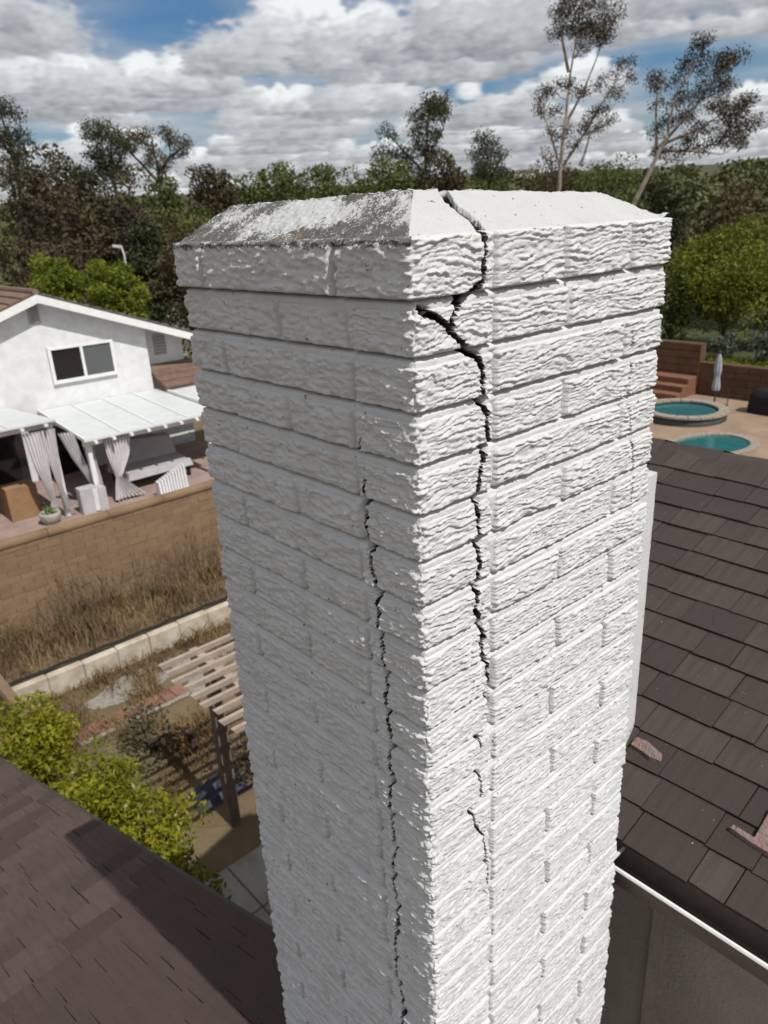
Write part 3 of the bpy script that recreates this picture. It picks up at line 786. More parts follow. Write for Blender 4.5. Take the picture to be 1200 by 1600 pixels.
for x, z1 in ((5.86, 2.11), (9.35, 2.11), (5.0, 2.80), (1.6, 2.80), (-1.3, 2.80)):
    MB().bbox(x - .065, x + .065, 18.26, 18.40, .42, z1, .01).build('patio_post', M_TRIM, nb)
MB().box(5.5, 7.2, 21.95, 21.99, .42, 2.25).build('sliding_door_and_shade', M_GLASS, nb)
MB().box(-1.5, 5.3, 21.95, 21.99, .42, 2.62).build('sliding_door_and_shade', M_GLASS, nb)  # dark glass sheet added on the wall to stand in for deep patio shade
M_PATIO = mat('pinkish_patio_slab', (.34, .25, .22), .9, .5, 2, .3, 30)
tag(MB().box(-4, 13.5, 12.86, 22, -.3, .42).build('patio_floor', M_PATIO), kind='structure')

M_CURT = mat('pale_grey_curtain', (.70, .68, .69), .9, .25, 6, .2, 40)
def curtain(label, x0, x1, y, z1, z0, prof, npl, lean=0.):
    """pleated cloth; prof is a list of (height fraction from the top, width factor, x shift)"""
    nu, nv = npl * 8 + 1, 26
    u, t = np.meshgrid(np.linspace(0, 1, nu), np.linspace(0, 1, nv), indexing='ij')
    ks, ws, sh = zip(*prof)
    wf = np.interp(t, ks, ws); xs = np.interp(t, ks, sh)
    x = (x0 + x1) / 2 + xs + lean * t + (u - .5) * (x1 - x0) * wf
    yy = y + .055 * (.5 + .5 * wf) * np.sin(u * npl * 2 * np.pi) + .02 * np.sin(u * 7 + t * 5)
    V = np.stack([x, yy, z1 + (z0 - z1) * t], -1)
    V2 = V.copy(); V2[..., 1] += .012
    F = grid_faces(nu, nv); Fb = grid_faces(nu, nv, nu * nv)[:, ::-1]
    o = obj_np('curtain', np.concatenate([V.reshape(-1, 3), V2.reshape(-1, 3)]), np.concatenate([F, Fb]), M_CURT, None, True)
    return tag(o, label, 'curtain', 'patio curtains')
curtain('leftmost grey patio curtain gathered into a knot above the cardboard box', 4.30, 4.78, 18.15, 2.78, .62, [(0, 1, 0), (.35, .8, .03), (.7, .32, .10), (.82, .2, .13), (1, .5, .1)], 6)
curtain('second grey patio curtain tied low above the planter', 4.72, 5.06, 18.12, 2.78, .66, [(0, 1, 0), (.4, .7, .0), (.75, .3, .02), (.86, .35, .06), (1, .75, .16)], 5)
curtain('sheer grey curtain pulled sideways beneath the corner of the lower patio cover', 5.25, 5.62, 18.55, 2.5, 1.0, [(0, 1, 0), (.5, .7, .18), (1, .35, .42)], 5)
curtain('straight narrow curtain hanging at the white patio post', 5.78, 6.05, 18.48, 2.15, .95, [(0, 1, 0), (.5, .8, .02), (1, .9, .06)], 4)
curtain('hourglass patio curtain tied at its waist beside the grey daybed', 6.22, 6.95, 18.2, 2.2, .5, [(0, 1, 0), (.3, .8, -.02), (.55, .35, -.1), (.64, .2, -.14), (.75, .5, -.08), (1, 1.15, .08)], 8)
M_CARD = mat('cardboard', (.30, .18, .095), .9, .4, 4, .2, 40)
bx = MB().box(3.8, 4.55, 18.9, 19.5, .42, 1.27).build('cardboard_box', M_CARD); tag(bx, 'large brown cardboard box on the shaded patio behind the leftmost curtain', 'box')
MB().hexa([(3.8, 18.9, 1.275), (4.55, 18.9, 1.275), (4.55, 19.19, 1.285), (3.8, 19.19, 1.285), (3.8, 18.9, 1.285), (4.55, 18.9, 1.285), (4.55, 19.19, 1.30), (3.8, 19.19, 1.30)]).build('flap', M_CARD, bx)
MB().hexa([(3.8, 19.21, 1.285), (4.55, 19.21, 1.285), (4.55, 19.5, 1.275), (3.8, 19.5, 1.275), (3.8, 19.21, 1.30), (4.55, 19.21, 1.30), (4.55, 19.5, 1.285), (3.8, 19.5, 1.285)]).build('flap', M_CARD, bx)
M_ROCK = mat('pale_stone_pot', (.42, .39, .35), .95, .7, 9, .6, 30); M_SOIL = mat('dark_soil', (.03, .024, .02), 1, .5, 30)
pot = empty('planter', (4.5, 18.1, .42)); tag(pot, 'pale stone planter with small green sprouts below the tied curtains', 'planter')
MB().lathe((4.5, 18.1, .42), [(.0, 0), (.16, 0), (.24, .12), (.27, .26), (.25, .3), (.22, .27), (0, .26)], 14).build('pot', M_ROCK, pot, True)
M_SPR = leaf_mat('sprout_leaf', (.10, .16, .03), (.16, .24, .05))
M_WPL = mat('white_board', (.66, .67, .69), .7, .3, 5); M_GREYC = mat('grey_cover_cloth', (.46, .45, .46), .9, .4, 3, .4, 25)
cb = empty('low_cabinet', (5.5, 18.0, .42)); tag(cb, 'low pale cabinet with a bright door between the patio curtains', 'cabinet')
MB().bbox(5.28, 5.72, 17.95, 18.25, .42, 1.12, .012).build('body', M_GREYC, cb); MB().box(5.74, 5.95, 17.93, 18.2, .42, 1.05).build('side_panel', M_GREYC, cb)
MB().box(5.60, 5.73, 17.925, 17.948, .46, 1.06).build('door', M_WPL, cb)
db = empty('daybed', (7.7, 19.4, .42)); tag(db, 'big grey covered daybed with sloping back in the patio shade', 'daybed')
MB().hexa([(6.9, 18.7, .75), (8.9, 18.7, .75), (8.9, 20.2, .75), (6.9, 20.2, .75), (6.95, 18.75, .95), (8.85, 18.75, .95), (8.85, 20.15, .98), (6.95, 20.15, .98)]).build('mattress', M_GREYC, db)
MB().hexa([(7.15, 19.6, .98), (8.85, 19.6, .98), (8.85, 20.15, .98), (7.15, 20.15, .98), (7.5, 19.9, 1.6), (8.85, 19.9, 1.45), (8.85, 20.15, 1.5), (7.5, 20.15, 1.65)]).build('backrest', M_GREYC, db)
for x in (7.0, 8.75):
    for y in (18.8, 20.05): MB().box(x, x + .08, y, y + .08, .42, .75).build('leg', M_BLACK, db)
cu = MB()
n = 10
for k in range(n):
    a, b = 7.25 + k * .085, 7.25 + (k + 1) * .085
    za, zb_ = .85 + .035 * k, .85 + .035 * (k + 1)
    cu.hexa([(a + .006, 17.55, .45), (b - .006, 17.55, .45), (b - .006, 17.85, .45), (a + .006, 17.85, .45), (a + .012, 17.62, za), (b - .012, 17.62, zb_), (b - .012, 17.8, zb_), (a + .012, 17.8, za)])
tag(cu.build('quilted_cushion', M_WPL), 'white quilted cushion leaning upright behind the tan block wall', 'cushion')

# ------------------------------------------------------------------ garden wall of tan blocks
M_TAN = mat('tan_block', (.235, .158, .095), .95, .6, 4, .4, 60, (.18, .122, .074), objrand=.16)
M_TANM = mat('tan_mortar', (.20, .136, .083), .95, .4, 12)
gw = empty('garden_wall', (4.5, 12.78, .1)); tag(gw, 'long tan block garden wall with rounded coping between the two yards', 'wall')
MB().box(.6, 8.6, 12.715, 12.845, -.2, 2.16).build('mortar', M_TANM, gw)
CH, BL = .117, .405
bm0 = MB().bbox(-.199, .199, -.010, .10, 0, CH - .007, .006)
proto = None; cnt = 0
for r_ in range(17):
    z = 2.155 - (r_ + 1) * CH
    for k in range(-1, 21):
        x = .65 + k * BL + (BL / 2 if r_ % 2 else 0)
        if x < .75 or x > 8.4: continue
        if proto is None:
            proto = bm0.build('block', M_TAN); me = proto.data; o = proto
        else:
            o = bpy.data.objects.new('block', me); COL.objects.link(o)
        o.parent = gw; o.location = Vector((x, 12.715 + random.uniform(-.006, .004), z + .006)) - gw.location
        o.rotation_euler = (R(random.uniform(-.5, .5)), 0, R(random.uniform(-.5, .5))); cnt += 1
for k in range(7):
    a = .6 + k * 1.145
    MB().tube([(a, 12.78, 2.175), (a + 1.137, 12.78, 2.175)], .10, 10).build('coping', M_TAN, gw, True)
# raised bed in front of it, low white ledge
M_BED = mat('dry_bed_soil', (.16, .11, .065), 1, .8, 3, .7, 30, (.11, .08, .045))
tag(MB().box(.6, 8.6, 11.12, 12.71, -.1, .34).build('raised_bed', M_BED), kind='structure')
M_LEDGE = mat('limewashed_ledge', (.55, .50, .41), .95, .8, 4, .6, 40, (.34, .28, .20))
lw = empty('low_ledge', (4.5, 11, 0)); tag(lw, 'low pale limewashed retaining ledge crossing the dry yard', 'ledge')
for k in range(13):
    a = .7 + k * .6
    MB().bbox(a, a + .594, 10.96 + random.uniform(-.01, .01), 11.11, 0, .40 + random.uniform(-.012, .012), .015).build('ledge_block', M_LEDGE, lw)
MB().tube([(.7 + k * .25, 11.14, .44 + .012 * math.sin(k * 2.3)) for k in range(32)], .028, 6).build('edging', M_BLACK, lw)
rw = empty('return_wall', (1.15, 10.3, 0)); tag(rw, 'short tan wall return at the left edge below the weeds', 'wall')
MB().box(1.08, 1.22, 9.6, 10.93, 0, .8).build('body', M_TANM, rw); MB().tube([(1.15, 9.58, .8), (1.15, 10.93, .8)], .09, 8).build('coping', M_TAN, rw)

# ------------------------------------------------------------------ leaf, grass and tree builders
def quads(C, A, Bv):
    V = np.stack([C - A, C + Bv * .9 - A * .1, C + A, C - Bv * .9 - A * .1], 1)
    return V.reshape(-1, 3), np.arange(len(C) * 4).reshape(-1, 4)
def rand_dirs(n, flat=1.):
    d = rng.normal(size=(n, 3)); d[:, 2] *= flat
    return d / np.linalg.norm(d, axis=1, keepdims=True)
def leaves(name, C, size, tint, m, parent, aspect=.5, flat=1., kind=None, droop=0.):
    C = np.asarray(C); n = len(C); a = rand_dirs(n, flat)
    if droop: a[:, 2] -= droop; a /= np.linalg.norm(a, axis=1, keepdims=True)
    b = np.cross(a, rand_dirs(n)); b /= np.linalg.norm(b, axis=1, keepdims=True) + 1e-9
    sz = (size * rng.uniform(.6, 1.3, n))[:, None]
    V, F = quads(C, a * sz, b * sz * aspect)
    o = obj_np(name, V, F, m, parent, False, {'tint': ('FACE', np.clip(tint, 0, 1))})
    if kind: tag(o, kind=kind)
    return o
def clump_points(cl, n_per):
    P, T = [], []
    for (x, y, z, r, t) in cl:
        n = max(6, int(n_per * (r ** 2)))
        d = rand_dirs(n); rr = r * rng.uniform(.25, 1., n) ** .5
        p = d * rr[:, None] * np.array([1, 1, .8]) + np.array([x, y, z]); P.append(p)
        T.append(np.clip(t + .10 * rng.normal(size=n), 0, 1))
    return np.concatenate(P), np.concatenate(T)
def trunk_mb(mb, p0, p1, r0, r1, bend=.06, n=6, sides=6):
    p0, p1 = Vector(p0), Vector(p1); L = (p1 - p0).length
    s1, s2 = random.uniform(-1, 1) * bend * L, random.uniform(-1, 1) * bend * L
    pts = [p0.lerp(p1, k / n) + Vector((s1, s2, 0)) * math.sin(math.pi * k / n) for k in range(n + 1)]
    mb.tube(pts, [r0 + (r1 - r0) * k / n for k in range(n + 1)], sides)
    return pts
M_BARK = mat('brown_bark', (.09, .07, .055), .95, .6, 6, .5, 20); M_PALEB = mat('pale_bark', (.36, .30, .25), .9, .6, 3, .4, 14, (.22, .17, .14))
def crown_tree(name, label, x, y, zb, zt, rw, m, cat='tree', group=None, nclump=34, n_per=70, leaf=.16, base=0., bark=None, cr=.36, aspect=.55, spread=1.):
    """tapered trunk with limbs under an uneven, clumped crown"""
    t = empty(name, (x, y, base)); tag(t, label, cat, group)
    rz = (zt - zb) / 2; zc = (zt + zb) / 2; cl = []
    ph0 = random.uniform(0, 6)
    for k in range(nclump):
        d = rand_dirs(1)[0]; q = random.uniform(.35, .86); lob = 1 + .22 * math.sin(3 * math.atan2(d[1], d[0]) + ph0) * (1 - abs(d[2]))
        r = rw * cr * random.uniform(.65, 1.25)
        cl.append((x + d[0] * rw * q * lob * spread, y + d[1] * rw * q * lob * spread, zc + d[2] * rz * q * random.uniform(.85, 1.08), r, random.uniform(.15, .85)))
    sc = (2. / max(rw, .5)) ** 2 if rw > 2 else 1.
    P, T = clump_points(cl, n_per / max(.09, (rw * cr) ** 2) * .8)
    leaves('crown', P, leaf, T, m, t, aspect)
    mb = MB(); top = (x, y, zb + rz * .9)
    pts = trunk_mb(mb, (x, y, base), top, max(.06, .055 * (zt - base) * .5), .05, .04)
    for c in cl[::4]:
        s = pts[random.choice((2, 3, 4))]
        trunk_mb(mb, s, c[:3], .05, .012, .08, 4, 5)
    mb.build('trunk', bark or M_BARK, t)
    return t
def sketch_tree(label, x, y, k, xref, yref, zref, stems, clumps, m, bark, n_per=60, leaf=.15, base=0., group=None, depth=1.3, droop=.5, rs=1., twigs=True):
    """open gum-tree: stems and leaf clumps given on the tree's own broad side (metres = k * units), spread through its depth"""
    t = empty('gum_tree', (x, y, base)); tag(t, label, 'tree', group)
    rt = Vector((.741, -.671, 0)); dp = Vector((.671, .741, 0))
    def pos(px, py, d=0.): 
        v = Vector((x, y, 0)) + rt * ((px - xref) * k) + dp * d; v.z = zref - (py - yref) * k * .94; return v
    mb = MB(); nodes = []
    for st in stems:
        d = 0.; pts = []
        for i, (px, py) in enumerate(st):
            pts.append(pos(px, py, d)); d += random.uniform(-.35, .35)
        if st is stems[0]:
            b = pts[0].copy(); b.z = base; pts.insert(0, b)
        nn = len(pts); r0 = (.20 if st is stems[0] else .11) * rs
        fine = []
        for i in range(nn - 1):
            for q in range(4): fine.append(pts[i].lerp(pts[i + 1], q / 4) + Vector((random.uniform(-.05, .05), random.uniform(-.05, .05), 0)))
        fine.append(pts[-1])
        mb.tube(fine, [max(.022, r0 * (1 - .85 * i / len(fine))) for i in range(len(fine))], 6); nodes += fine[3:]
    cl = []
    for (px, py, pr) in clumps:
        for q in range(3):
            r = pr * k * random.uniform(.6, 1.05); d = random.uniform(-depth, depth)
            c = pos(px + random.uniform(-.6, .6) * pr, py + random.uniform(-.5, .5) * pr, d)
            cl.append((c.x, c.y, c.z, r, random.uniform(.1, .9)))
            best = min(nodes, key=lambda n_: (n_ - c).length + (3 if n_.z > c.z - .15 else 0))
            if twigs:
                mid = best.lerp(c, .55) + Vector((0, 0, -.12 * (c - best).length))
                mb.tube([best, mid, c, c + (c - mid) * .3], [.035 * rs, .024 * rs, .014, .008], 5)
    P, T = clump_points(cl, n_per / .30)
    P = P + rng.normal(size=P.shape) * np.array([.16, .16, .13])
    leaves('crown', P, leaf * .72, T, m, t, .3, 1., None, droop)
    mb.build('trunk', bark, t)
    return t
def blades(name, n, xr, yr, z, hr, wd_, m, dens=None, kind='stuff', lean=.5):
    x = rng.uniform(*xr, n); y = rng.uniform(*yr, n)
    if dens is not None:
        keep = rng.uniform(size=n) < dens(x, y); x, y = x[keep], y[keep]; n = len(x)
    hgt = rng.uniform(*hr, n) * (.25 + 1.3 * np.clip(.5 + 1.3 * fbm(x * 1.4, y * 1.4, 131), 0, 1)); a = rng.uniform(0, 2 * np.pi, n); l = rng.uniform(.1, lean, n) * hgt
    w2 = wd_ * rng.uniform(.5, 1.3, n); ux, uy = np.cos(a), np.sin(a); px, py = -uy, ux
    zf = z(x, y) if callable(z) else np.full(n, z)
    def P(f, s): return np.stack([x + ux * l * f * f + px * w2 * s, y + uy * l * f * f + py * w2 * s, zf + hgt * f * (1 - .12 * f)], 1)
    V = np.stack([P(0, -1), P(0, 1), P(.55, .75), P(.55, -.75), P(1, .1), P(1, -.1)], 1).reshape(-1, 3)
    b = np.arange(n)[:, None] * 6; F = np.concatenate([b + np.array([0, 1, 2, 3]), b + np.array([3, 2, 4, 5])])
    tint = np.clip(np.tile(.5 + .9 * fbm(x * .8, y * .8, 141) + .2 * rng.normal(size=n), 2), 0, 1)
    o = obj_np(name, V, F, m, None, False, {'tint': ('FACE', tint)}); tag(o, kind=kind)
    return o
# sprouts of the planter
leaves('sprouts', np.array([4.5, 18.1, .76]) + rng.normal(size=(60, 3)) * np.array([.10, .08, .07]), .06, rng.uniform(0, 1, 60), M_SPR, pot, .4)

# ------------------------------------------------------------------ the dry yard
M_STRAW = leaf_mat('straw', (.115, .068, .032), (.27, .185, .085), .15, .8)
M_BRUSH = leaf_mat('dead_brush', (.105, .066, .034), (.30, .215, .11), .1, .85)
tag(blades('dry_weeds', 20000, (.8, 8.4), (11.3, 12.68), .34, (.10, .40), .007, M_BRUSH, lambda x, y: .25 + .75 * sst(11.3, 12.4, y) * (.5 + .5 * sst(-.3, .3, fbm(x * .7, y, 151))), lean=.8), 'tangled dry brown weeds standing against the tan garden wall', 'weeds')
tag(blades('dry_grass', 30000, (.9, 6.5), (7.4, 10.95), .0, (.04, .26), .007, M_STRAW, lambda x, y: np.clip(.15 + 1.5 * fbm(x * .9, y * .9, 161) + .55 * sst(9.6, 10.9, y), 0, 1), lean=1.2), 'patchy dry yellow grass over the yard', 'grass')
# tall weeds leaning on the wall
mb = MB()
for k in range(240):
    x0, y0 = rng.uniform(1., 7.5), rng.uniform(12.2, 12.65); hh = rng.uniform(.5, 1.35) * (1.0 if x0 > 2.5 else .7)
    p = Vector((x0, y0, .34)); pts = [p]
    for q in range(4):
        p = p + Vector((rng.normal() * .06, rng.normal() * .04 - .01, hh / 4)); pts.append(p)
    mb.tube(pts, [.007, .006, .005, .004, .002], 4, False)
    for q in (2, 3):
        a = pts[q]; mb.tube([a, a + Vector((rng.normal() * .15, rng.normal() * .08, .12))], [.004, .002], 4, False)
tag(mb.build('weed_stalks', mat('weed_stalk', (.17, .12, .065), 1, .5, 8)), 'thin dead weed stalks standing up along the garden wall', 'weeds', None, 'stuff')
M_GRAV = mat('pale_gravel', (.34, .31, .27), .95, .9, 22, .8, 60, (.20, .18, .15), detail=2)
def blob_sheet(name, cx, cy, rx_, ry_, z, m, seed, rot=0., n=64):
    a = np.linspace(0, 2 * np.pi, n, endpoint=False); r = 1 + .35 * fbm(np.cos(a) * 1.7 + seed, np.sin(a) * 1.7, seed)
    x, y = np.cos(a) * rx_ * r, np.sin(a) * ry_ * r
    v = [(cx + x[k] * math.cos(rot) - y[k] * math.sin(rot), cy + x[k] * math.sin(rot) + y[k] * math.cos(rot), z) for k in range(n)]
    o = MB().verts(v, [tuple(range(n))]).build(name, m); tag(o, kind='structure'); return o
blob_sheet('gravel_patch', 3.2, 10.3, 1.0, .35, .008, M_GRAV, 3, .1)
blob_sheet('gravel_patch', 4.6, 9.6, .9, .5, .008, M_GRAV, 8, .2)
M_RED = mat('red_brick', (.24, .125, .09), .9, .6, 12, .4, 60, objrand=.4)
pb = MB().box(1.75, 3.6, 9.36, 9.72, .004, .02).build('brick_path', M_GRAV); tag(pb, kind='structure')
for k in range(9):
    for j in range(2):
        MB().bbox(1.78 + k * .2, 1.78 + k * .2 + .19, 9.38 + j * .165, 9.38 + j * .165 + .155, .022, .055, .006).build('brick', M_RED, pb)
MB().tube([(1.75 + k * .3, 9.33, .03) for k in range(7)], .035, 6).build('path_edging', M_GRAV, pb)
M_CONC = mat('worn_concrete', (.34, .315, .265), .95, .9, 2.2, .6, 50, (.21, .19, .16))
cp = MB().box(.45, 5.5, 2.6, 5.75, -.1, .02).build('concrete_path', M_CONC); tag(cp, kind='structure')
for k in range(6):
    for j in range(4):
        MB().bbox(.47 + k * .83, .47 + k * .83 + .815, 2.62 + j * .78, 2.62 + j * .78 + .765, .021, .05 + .004 * random.random(), .008).build('slab', M_CONC, cp)
blob_sheet('soil_patch', 3.2, 7.2, 1.5, 1.0, .006, M_BED, 12)
# pergola
M_SLAT = mat('weathered_pergola_paint', (.40, .325, .27), .9, .6, 9, .4, 40, (.27, .21, .17))
M_POST = mat('pergola_post_wood', (.22, .165, .135), .9, .6, 6, .4, 40)
pg = empty('pergola', (3.4, 6.2, 0)); tag(pg, 'weathered beige slatted pergola standing just behind the chimney', 'pergola')
for k in range(9):
    y = 4.92 + k * .205
    MB().hexa([(2.10 + .03 * math.sin(k * 4), y, 2.46), (5.6, y, 2.46), (5.6, y + .042, 2.46), (2.10 + .03 * math.sin(k * 4), y + .042, 2.46), (2.06 + .03 * math.sin(k * 4), y - .002, 2.525), (5.6, y - .002, 2.525), (5.6, y + .044, 2.525), (2.06 + .03 * math.sin(k * 4), y + .044, 2.525)]).build('slat', M_SLAT, pg)
for x in (2.6, 5.2): MB().box(x - .05, x + .05, 4.75, 6.75, 2.30, 2.455).build('beam', M_SLAT, pg)
for x, y in ((2.6, 6.35), (2.6, 5.0), (5.2, 6.35), (5.2, 5.0)):
    if y > 5.5: MB().bbox(x - .07, x + .07, y - .07, y + .07, 0, 2.298, .008).build('post', M_POST, pg)
    else: MB().bbox(x - .07, x + .07, y - .07, y + .07, .055, 2.298, .008).build('post', M_POST, pg)
M_BLUE = mat('blue_tarp', (.045, .05, .07), .6, .5, 12, .3, 30)
n = 24; a, b = np.meshgrid(np.linspace(-1, 1, n), np.linspace(-1, 1, n), indexing='ij')
zt_ = .012 + .20 * np.clip(1 - (a ** 2 + b ** 2), 0, 1) * (1 + .9 * fbm(a * 3, b * 3, 171)) + .02 * fbm(a * 9, b * 9, 173)
tag(obj_np('blue_tarp', np.stack([2.75 + a * .38 + .05 * b, 7.0 + b * .26, np.maximum(zt_, .012)], -1), grid_faces(n, n), M_BLUE, None, True), 'crumpled dark blue tarp on the ground behind the pergola post', 'tarp')
M_OLIVE = leaf_mat('olive_leaf', (.040, .044, .022), (.105, .10, .048), .15)
M_DRYLF = leaf_mat('dry_orange_leaf', (.13, .075, .030), (.24, .15, .06), .15)
crown_tree('low_shrub', 'low olive green shrub in the dry yard beside the brick path', 2.45, 8.35, .0, .75, .62, M_OLIVE, 'shrub', None, 16, 60, .045)
crown_tree('low_shrub', 'dry orange brown shrub left of the pergola post', 2.95, 8.0, .0, .62, .42, M_DRYLF, 'shrub', None, 12, 60, .04)
crown_tree('low_shrub', 'dark shrub growing under the pergola slats', 3.35, 6.9, .0, .9, .65, M_OLIVE, 'shrub', None, 14, 60, .045)
M_HEDGE = leaf_mat('yellow_green_leaf', (.085, .11, .008), (.33, .31, .022), .35, .4)
HG = 'yellow green shrubs beside the left roof edge'
for (lab, x, y, zt, rw_, zb) in (('tallest bright green shrub at the left edge below the garden weeds', .55, 7.2, 2.5, .88, .4), ('yellow green shrub right at the rake of the red brown roof', .82, 6.1, 2.35, .80, .4),
                          ('glossy yellow green shrub in front of the pergola and dry yard', 1.10, 5.2, 2.2, .58, .4), ('lowest glossy green shrub next to the concrete path', .92, 4.4, 2.0, .45, .4)):
    crown_tree('glossy_shrub', lab, x, y, zb, zt, rw_, M_HEDGE, 'shrub', HG, 60, 260, .036, 0., None, .3, .5, 1.1)

# ------------------------------------------------------------------ pool terrace on the right
M_TERR = mat('tan_pool_deck', (.31, .22, .155), .95, .6, 1.2, .4, 20)
tag(MB().box(9, 28.2, -4, 17, .004, .03).build('pool_deck', M_TERR), kind='structure')
M_WATER = mat('pool_water', (.02, .11, .12), .1, .5, 1.8, .3, 7, (.03, .16, .17), spec=.5)
M_STONE = mat('pool_coping_stone', (.33, .28, .23), .9, .6, 8, .4, 30)
M_DKTILE = mat('dark_pool_tile', (.06, .065, .06), .5, .5, 10)
spa = empty('spa', (24.7, 11.7, .03)); tag(spa, 'round raised stone spa with turquoise water beyond the roof ridge', 'spa')
MB().lathe((24.7, 11.7, .03), [(1.45, 0), (1.45, .26), (1.2, .26), (1.2, .05)], 40).build('basin', M_DKTILE, spa, True)
MB().lathe((24.7, 11.7, .03), [(1.16, .22), (0, .22)], 40).build('water', M_WATER, spa)
for k in range(22):
    a0, a1 = 2 * math.pi * k / 22 + .01, 2 * math.pi * (k + 1) / 22 - .01; v = []
    for zz_ in (.262, .33):
        for r_, a in ((1.16, a0), (1.52, a0), (1.52, a1), (1.16, a1)): v.append((24.7 + r_ * math.cos(a), 11.7 + r_ * math.sin(a), .03 + zz_))
    MB().hexa(v).build('coping_stone', M_STONE, spa)
pool = empty('swimming_pool', (22.4, 9.2, .03)); tag(pool, 'swimming pool with curved pale coping just past the roof ridge', 'pool')
nn = 44
def prad(a): return 1.2 + .2 * math.cos(2 * a + .6)
MB().verts([(21.9 + 1.0 * prad(2 * math.pi * k / nn) * math.cos(2 * math.pi * k / nn), 9.35 + .95 * prad(2 * math.pi * k / nn) * math.sin(2 * math.pi * k / nn), .036) for k in range(nn)], [tuple(range(nn))]).build('water', M_WATER, pool)
for k in range(nn):
    a0, a1 = 2 * math.pi * k / nn + .006, 2 * math.pi * (k + 1) / nn - .006; v = []
    for zz_ in (.034, .09):
        for e, a in ((-.03, a0), (.26, a0), (.26, a1), (-.03, a1)): v.append((21.9 + (prad(a) + e) * math.cos(a), 9.35 + .95 * (prad(a) + e) * math.sin(a), zz_))
    MB().hexa(v).build('coping_stone', M_STONE, pool)
M_RETW = mat('brown_retaining_wall', (.135, .078, .045), .95, .7, 2.5, .5, 25, objrand=.25)
rt_ = empty('retaining_wall', (28.5, 8, 0)); tag(rt_, 'dark brown retaining wall behind the pool terrace under the shrubs', 'wall')
MB().box(28.33, 28.75, -4, 13.0, 0, 1.3).build('core', M_RETW, rt_)
for r_ in range(5):
    for k in range(17):
        y = -3.9 + k * 1.0 + (.5 if r_ % 2 else 0)
        if y + .98 > 13.0: continue
        MB().box(28.30, 28.34, y, y + .98, .01 + r_ * .258, .25 + r_ * .258).build('wall_course', M_RETW, rt_)
rt2 = empty('retaining_wall', (28.5, 14.6, 0)); tag(rt2, 'taller brown wall section next to the chimney behind the terracotta steps', 'wall')
MB().box(28.33, 28.75, 13.02, 17, 0, 2.0).build('core', M_RETW, rt2)
for r_ in range(7): MB().box(28.29, 28.34, 13.02, 17, .01 + r_ * .285, .275 + r_ * .285).build('wall_course', M_RETW, rt2)
st = empty('terracotta_steps', (27.4, 14.3, 0)); tag(st, 'reddish terracotta steps beside the chimney edge above the spa', 'steps')
M_TSTEP = mat('terracotta_step', (.21, .10, .06), .9, .5, 5, .3, 30)
for k in range(3): MB().bbox(26.7 + k * .45, 28.28, 13.05, 16.5, .03 + k * .24, .03 + (k + 1) * .24, .02).build('step', M_TSTEP, st)
tag(MB().box(28.75, 60, -10, 30, -.2, 1.2).build('upper_terrace', mat('green_bank', (.06, .07, .025), 1, .7, 1.5, .5, 10)), kind='structure')
um = empty('closed_umbrella', (26.4, 11.4, .03)); tag(um, 'closed pale patio umbrella standing on a dark base beside the spa', 'umbrella')
M_UCLOTH = mat('pale_umbrella_cloth', (.36, .38, .42), .9, .4, 6)
MB().tube([(26.4, 11.4, .15), (26.4, 11.4, 2.1)], .03, 8).build('pole', M_DARKM, um)
MB().bbox(25.95, 26.85, 11.05, 11.75, .03, .15, .03).build('base', M_DARKM, um)
nv_, nu_ = 14, 33; th, t = np.meshgrid(np.linspace(0, 2 * np.pi, nu_), np.linspace(0, 1, nv_), indexing='ij')
rr = np.interp(t, [0, .12, .45, .62, .9, 1], [.03, .08, .12, .08, .13, .11]) * (1 + .22 * np.sin(th * 8))
obj_np('canopy', np.stack([26.4 + rr * np.cos(th), 11.4 + rr * np.sin(th), 2.08 - 1.35 * t], -1), grid_faces(nu_, nv_), M_UCLOTH, um, True)
MB().lathe((26.4, 11.4, 2.08), [(.05, 0), (.06, .05), (.0, .12)], 8).build('finial', M_DARKM, um)
bq = empty('covered_grill', (26.9, 9.6, .03)); tag(bq, 'black covered grill at the right edge of the pool terrace', 'grill')
n = 18; a, b = np.meshgrid(np.linspace(0, 2 * np.pi, 2 * n + 1), np.linspace(0, 1, n), indexing='ij')
sq = (np.abs(np.cos(a)) ** 4 + np.abs(np.sin(a)) ** 4) ** -.25; rr = np.interp(b, [0, .6, .85, 1], [1, .96, .75, .02]) * sq * (1 + .05 * fbm(a * 3, b * 4, 181))
obj_np('cover', np.stack([26.9 + .45 * rr * np.cos(a), 9.55 + .75 * rr * np.sin(a), .05 + .95 * b ** .8], -1), grid_faces(2 * n + 1, n), M_BLACK, bq, True)
MB().bbox(26.5, 27.2, 8.5, 8.78, .03, .5, .02).build('side_table', M_DARKM, bq)
MB().tube([(26.6, 11.0, .03), (26.6, 11.0, .75)], .02, 6).build('garden_torch', M_DARKM); tag(bpy.data.objects['garden_torch'], 'short dark garden torch stuck beside the closed umbrella', 'torch')

